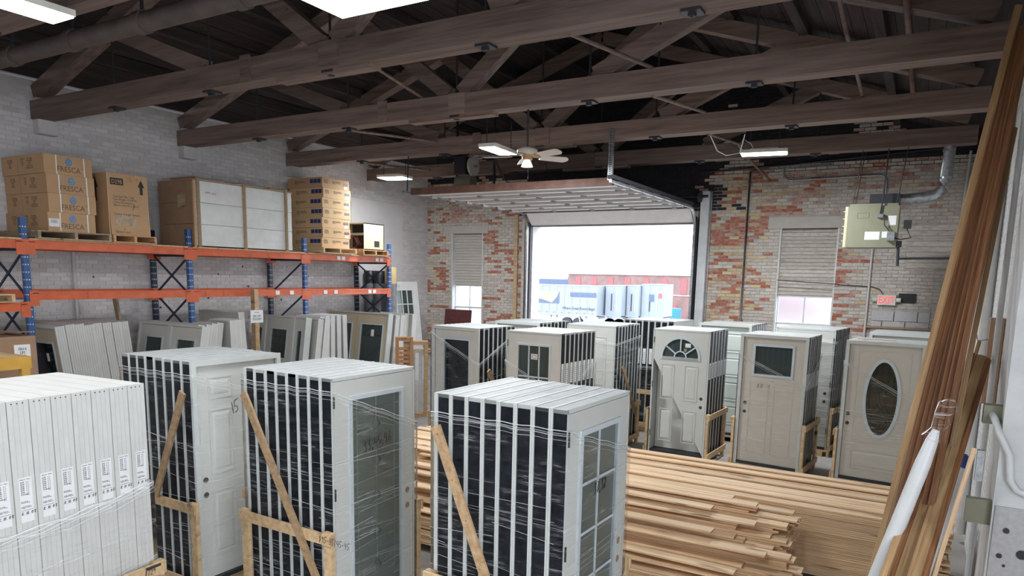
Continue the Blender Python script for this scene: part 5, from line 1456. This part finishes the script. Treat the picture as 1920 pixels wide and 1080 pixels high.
leaner(-10.60, 5.42, 6, 1.02, .13, 'tanlite', 'tan door with a dark glass pane at the far left of the leaning doors', mat='frame')
for k, y in enumerate((5.56, 5.70, 5.84, 5.97, 6.12, 6.27, 6.43)):
    leaner(-10.60 - .01 * k - (.05 if k > 5 else 0), y, 6, 1.0, .13, None, '%s bright white frame edge from the left, group leaning towards the camera' % ORD[k], gl[1], H=2.10 - (.02 if k == 2 else 0))
leaner(-9.66, 7.10, -10.5, 1.66, .13, 'double', 'white double unit with two small windows, left middle of the leaning doors', mat='frame', rz=R(-1))
for k, (x, y, a) in enumerate(((-9.98, 7.27, -10.5), (-9.98, 7.42, -10.5), (-10.08, 7.60, -10), (-10.14, 7.75, -9))):
    leaner(x, y + .0, a, (1.5 if k < 2 else .5), .12, None, '%s white frame edge leaning back right of the double window unit' % ORD[k], gl[2])
for k, (x, y, a) in enumerate(((-10.05, 7.92, 1), (-10.10, 8.05, 1), (-10.16, 8.18, 2))):
    leaner(x, y, a, .55, .12, None, '%s of three nearly upright white frame edges left of the paper sign' % ORD[k], 'upright white units beside the paper sign')
leaner(-10.55, 8.50, 4, 1.1, .12, None, 'tall white unit leaning left, closest to the paper sign', H=2.18)
leaner(-9.86, 9.42, -8, 1.62, .13, 'sidelites', 'white door with leaded window between two narrow leaded sidelights', mat='frame', H=2.1, rz=R(-6))
for k, (x, y, a, st) in enumerate(((-9.70, 9.57, -8, None), (-9.66, 9.70, -8, None))):
    leaner(x, y, a, 1.2, .12, st, '%s white frame edge right of the leaded sidelight door' % ORD[k], gl[3], rz=R(-6))
leaner(-9.96, 9.90, -4, .64, .12, 'grey', 'unit with a smooth grey leaf between white frame edges', mat='frame')
for k, (x, y, a) in enumerate(((-9.98, 10.06, -2), (-9.97, 10.19, -1), (-9.95, 10.33, 0), (-9.93, 10.47, 1))):
    leaner(x, y, a, .7, .11, None, '%s upright white frame edge between grey leaf and tan double doors' % ORD[k], 'upright white frame edges left of the tan doors')
leaner(-9.56, 11.42, -8, 1.85, .13, 'doubletan', 'tan double doors with long glass panes leaning under the rack end', mat='frame', H=2.12, rz=R(-3))
for k, (x, y, a) in enumerate(((-9.52, 11.60, -8), (-9.50, 11.74, -8), (-9.58, 11.98, -7), (-9.50, 12.14, -6))):
    leaner(x, y, a, .95, .12, None, '%s bright white frame edge right of the tan double doors' % ORD[k], gl[4], rz=R(-3))
# paper sign on a timber post, second old post
t = thing('sign_post', 'brown timber post with a hanging white paper sign', 'post', (-10.52, 8.84, 0))
MB().box(-.05, .05, -.045, .045, 0, 2.66).build('post_body', 'oldpine', t)
pp = MB().box(.055, .058, -.15, .13, 2.06, 2.29).build('paper_sign', 'paper', t)
text('20% OFF\n*DOORS*', .062, (.0595, -.01, 2.16), '+x', 'ink', pp, .8)
text('all marked', .03, (.0595, -.01, 2.24), '+x', 'inkred', pp, .8)
MB().tube([(.05, -.04, 2.29), (.07, -.01, 2.33), (.05, .03, 2.29)], .004, 5).build('string', 'paper', t)
tag(MB().bar((-11.2, 6.97, .0), (-11.2, 6.66, 2.63), .09, .04).build('grey_timber', 'palletw'), 'weathered grey timber leaning on the middle rack beam at left', 'timber')
# nine-lite door in the corner, maroon door, sashes, low table
t = thing('glazed_door', 'white door with nine small panes leaning in the back left corner', 'door', (-11.0, 14.05, .32))
t.rotation_euler = (R(0), R(-7), R(90 - 0))
t.rotation_euler = (R(-8), 0, R(78))
hole = [(-.25, 1.25), (.25, 1.25), (.25, 2.28), (-.25, 2.28)]
MB().ring([(-.44, 0), (.44, 0), (.44, 2.5), (-.44, 2.5)], hole, 0, .045).build('door_leaf', 'purewhite', t)
MB().prism(hole, .02, .025).build('glass', 'glass', t)
for k in (1, 2): boxo('muntin', 'purewhite', (-.25 + k * .5 / 3 - .012, -.25 + k * .5 / 3 + .012, .004, .03, 1.25, 2.28), t); boxo('muntin', 'purewhite', (-.25, .25, .004, .03, 1.25 + k * 1.03 / 3 - .012, 1.25 + k * 1.03 / 3 + .012), t)
scrawl('1/2ly', .09, (-.36, -.003, 2.36), '-y', t, r=.004, mat='inkblue')
boxo('door_crate', 'palletw', (-11.5, -10.6, 13.6, 14.6, 0, .3)); tag(bpy.data.objects['door_crate'], 'low timber platform in the back left corner', 'platform')
t = thing('maroon_door', 'dark maroon panelled door leaning below the left window', 'door', (-10.42, 14.95, 0), R(-6))
t.rotation_euler = (R(-6), 0, R(-4))
MB().box(-.42, .42, 0, .045, 0, 2.12).build('door_leaf', 'maroon', t)
for a, b in ((-.32, -.05), (.05, .32)):
    for c_, d in ((.2, .95), (1.1, 1.95)): emboss(t, a, b, c_, d, 0, 'maroon')
for k, (x, y, w_, h, tl, m, lab) in enumerate(((-9.22, 11.50, .36, 1.72, 6, 'cedar', 'reddish louvred wooden shutter, leftmost of the leaning wooden frames'),
                                              (-9.12, 11.75, .5, 1.64, 8, 'trimlt', 'light wooden window frame, second of the leaning sashes'), (-9.05, 11.93, .5, 1.46, 8, 'trimlt', 'light wooden window frame, third of the leaning sashes'),
                                              (-8.98, 12.12, .55, 1.38, 8, 'pinez', 'pale wooden window frame, rightmost of the leaning sashes'))):
    t = thing('window_frame', lab, 'window frame', (x, y, 0), 0, 'wooden frames leaning by the left window')
    t.rotation_euler = (R(tl), 0, R(40))
    MB().frame(-w_ / 2, w_ / 2, 0, h, .07, 0, .09).build('frame_body', m, t)
    if k == 0:
        for q in range(16): MB().box(-w_ / 2 + .07, w_ / 2 - .07, .03, .06, .1 + q * .09, .16 + q * .09).build('slat', m, t)
    else: MB().box(-w_ / 2 + .07, w_ / 2 - .07, .04, .045, .07, h - .07).build('glass', 'glassw', t)
t = thing('work_table', 'white topped folding table near the left window', 'table', (-8.9, 14.2, 0))
MB().box(-.9, .5, -.4, .4, 1.28, 1.32).build('table_top', 'purewhite', t)
for x in (-.8, .4):
    for y in (-.33, .33): boxo('leg', 'palletw', (x - .03, x + .03, y - .03, y + .03, 0, 1.28), t)
boxo('table_shelf', 'palletw', (-.85, .45, -.36, .36, .8, .83), t)
# yellow stand and cartons at far left
t = thing('yellow_stand', 'yellow steel stand with a plywood top at the left edge', 'stand', (-8.36, 3.18, 0))
MB().box(-1.0, .0, 0, .8, 2.0, 2.03).build('top_board', 'pinez', t)
MB().frame(-1.0, 0, 0, 0, 0, 0, 0).box(-1.0, .02, -.02, 0, 1.90, 2.03).box(0, .02, 0, .8, 1.90, 2.03).box(-1.0, .02, .8, .82, 1.9, 2.03).build('rim', 'yellow', t)
for x in (-.95, -.06):
    for y in (.0, .72): boxo('leg', 'yellow', (x, x + .08, y, y + .08, 0, 1.9), t)
def carton(x0, x1, y0, y1, z0, z1, m, lab):
    t = thing('carton', lab, 'carton', (x0, y0, z0))
    MB().box(0, x1 - x0, 0, y1 - y0, 0, z1 - z0).build('carton_body', m, t)
    return t
t = carton(-10.45, -9.45, 4.05, 4.6, 1.60, 2.15, 'cardd', 'open topped brown carton with a shipping label, behind the yellow stand')
boxo('shipping_label', 'paper', (1.0, 1.003, .3, .48, .2, .45), t)
for s, a in ((0, 25), (1, -20)): MB().bar((0.0, .1 + s * .33, .555), (.98, .12 + s * .33, .60), .2, .006).build('flap', 'cardd', t)
text('FRH 4\nUPS\n0088', .05, (1.0045, .39, .38), '+x', 'ink', t, .7)
t = carton(-10.40, -9.50, 4.05, 4.6, .85, 1.59, 'cardd', 'plastic wrapped brown carton under the open carton at far left')
boxo('shipping_label', 'paper', (.9, .903, .3, .42, .35, .5), t)
carton(-10.45, -9.45, 4.0, 4.65, 0, .84, 'card', 'large brown carton at floor level at far left')
# ------------------------------------------------------------------ outside
gr = struct(boxo('ground', 'ground', (-260, 160, YB + .4, 320, -1.75, -1.65)))
bl = MB().box(W1[1] + .2, GX0 + .012, YB + .38, YB + .4, -1.6, 5.0).build('wall_back_outer', 'brickout'); struct(bl)
TR = ((-40.0, -24.83, 2.18, 'long trailer with a slogan and a torn blue banner outside', 57.6), (-24.6, -23.1, 2.26, 'narrow pale trailer end just right of the slogan trailer', 59), (-23.0, -21.85, 2.3, 'pale trailer end, second from the right outside', 60), (-21.8, -19.76, 2.43, 'tallest pale trailer end with a red mark, rightmost outside', 60.5))
for i, (a, b, zt_, lab, y) in enumerate(TR):
    t = thing('trailer', lab, 'trailer', (a, y, 0), 0, None)
    L = b - a
    MB().box(0, L, 0, 2.5, -.35, zt_).build('box_body', 'trailer', t)
    MB().box(-.02, L + .02, -.03, 2.5, zt_, zt_ + .08).box(-.02, L + .02, -.03, 0, -.45, -.3).build('rail', 'trailer', t)
    for k in range(1, max(2, int(L / .75))): boxo('side_rib', 'trailer', (k * .75, k * .75 + .04, -.03, 0, -.3, zt_), t)
    for x in (L * .2, L * .8):
        MB().tube([(x, .3, -1.12), (x, .6, -1.12)], .52, 18).tube([(x + 1.1 if L > 5 else x, .3, -1.12), (x + 1.1 if L > 5 else x, .6, -1.12)], .52, 18).build('wheel', 'darksteel', t)
    boxo('underframe', 'steel', (0, L, .4, 2.0, -.62, -.45), t)
    if i == 0:
        for x in (10.5, 13.4): MB().bar((x, .3, -.5), (x + .25, .3, -1.6), .1, .1).bar((x + .6, .3, -.5), (x + .25, .3, -1.6), .1, .1).build('landing_leg', 'steel', t)
        boxo('banner', 'trailerb', (6.8, 8.9 + 2.6, -.04, -.03, .62, 1.64), t)
        MB().add([(6.8, -.05, 1.64), (11.5, -.05, 1.68), (11.3, -.05, 1.2), (10.8, -.05, .66), (9.8, -.05, .95), (6.8, -.05, 1.3)], [(0, 1, 2, 3, 4, 5)]).build('banner_flap', 'trailery', t)
        boxo('banner', 'trailerb', (12.6, 15.1, -.04, -.03, 1.25, 1.64), t)
        text('Where Great Floors Begin', .36, (13.45, -.06, .12), '-y', 'darksteel', t, .82)
        for k in range(9): boxo('marker_light', 'inkred', (8.7 + k * .75, 8.85 + k * .75, -.05, -.03, -.2, -.13), t)
    else:
        boxo('door_gap', 'darksteel', (L * .35, L * .35 + .1, -.04, -.03, .1, 1.6), t)
        MB().tube([(L * .7, -.04, 0), (L * .7, -.04, 1.9)], .03, 6).build('lock_rod', 'paper', t)
        if i == 3:
            boxo('blue_panel', 'trailerb', (.7, 1.15, -.05, -.03, 1.0, 1.6), t)
            boxo('number_plate', 'inkred', (1.55, 1.85, -.05, -.03, 1.3, 1.7), t)
t = thing('warehouse', 'long red brick warehouse with red shuttered windows across the yard', 'building', (-39.37, 82, 0))
MB().box(0, 30, 0, 20, -1.7, 3.36).build('wall', 'bldg', t)
MB().box(-.1, 30.1, -.15, 20, 3.36, 3.46).build('eave', 'bldgw', t)
MB().prism([(-.1, 3.46), (30.1, 3.46), (26, 5.6), (4, 5.6)], 2, 20).build('roof', 'bldgw', t)
for k, x in enumerate((1.4, 3.55, 5.75, 7.95, 10.3, 12.55, 14.9, 17.3, 19.6)): MB().prism([(x - .36, 1.2), (x + .36, 1.2), (x + .36, 2.95), (x, 3.12), (x - .36, 2.95)], -.06, 0).build('shutter', 'bldgr', t)
boxo('lower_band', 'bldgw', (9.5, 30, -.1, 0, 1.02, 1.12), t)
boxo('loading_door', 'bldgr', (12.9, 14.2, -.08, 0, -1.6, 0), t)
t = thing('low_building', 'low dark roofed building at the left across the yard', 'building', (-60, 100, 0))
MB().box(0, 16, 0, 20, -1.7, 1.6).build('wall', 'bldg', t); MB().box(-.2, 12, -.3, 20, 1.6, 2.6).box(12, 13, -.3, 20, 1.6, 3.0).build('roof', 'trailerb', t)
t = thing('utility_pole', 'utility pole with a crossarm against the white sky', 'pole', (-61.7, 130, 0))
MB().tube([(0, 0, -1.6), (0, 0, 6.5)], .16, 8).build('shaft', 'palletw', t)
boxo('crossarm', 'palletw', (-1, 1, -.08, .08, 6.0, 6.2), t)
for i, (x0, x1) in enumerate(((-50.85, -49.5), (-46.4, -44.2))): tag(MB().box(x0, x1, 130, 130.3, 6.3, 6.48).box(x0 + .4, x0 + .55, 130, 130.3, 4, 6.3).build('roof_vent', 'steel'), ('dark roof vent above the warehouse, left one', 'pale roof vent above the warehouse, right one')[i], 'vent')
t = thing('blue_pallets', 'stack of bright blue pallets against the warehouse', 'pallets', (-24.7, 78, -1.65))
for k in range(9): boxo('pallet_layer', 'bluebin', (0, 1.0, 0, 1, k * .16, k * .16 + .11), t)
for k in range(6): boxo('pallet_layer', 'trailerb', (-1.4, -.1, 0, 1, k * .16, k * .16 + .11), t)
tag(boxo('yellow_bin', 'plastic', (-26.4, -25.7, 78, 78.6, -1.65, -1.1)), 'small yellow bin in the yard left of the blue pallets', 'bin')
struct(boxo('grass_strip', 'heater', (-31, -20, 78.5, 81.5, -1.65, -1.62)))

# ------------------------------------------------------------------ turn lettering and strokes into plain meshes
bpy.context.view_layer.update()
_dg = bpy.context.evaluated_depsgraph_get()
_cv = {}
for o in [o for o in bpy.data.objects if o.type in ('FONT', 'CURVE')]:
    if o.data.name not in _cv:
        me = bpy.data.meshes.new_from_object(o.evaluated_get(_dg)); me.name = o.name.split('.')[0]; _cv[o.data.name] = me
    n = bpy.data.objects.new(o.name.split('.')[0], _cv[o.data.name]); COL.objects.link(n)
    n.parent = o.parent; n.matrix_basis = o.matrix_basis.copy()
    for k in ('kind', 'label'):
        if k in o: n[k] = o[k]
for o in [o for o in bpy.data.objects if o.type in ('FONT', 'CURVE')]: bpy.data.objects.remove(o)
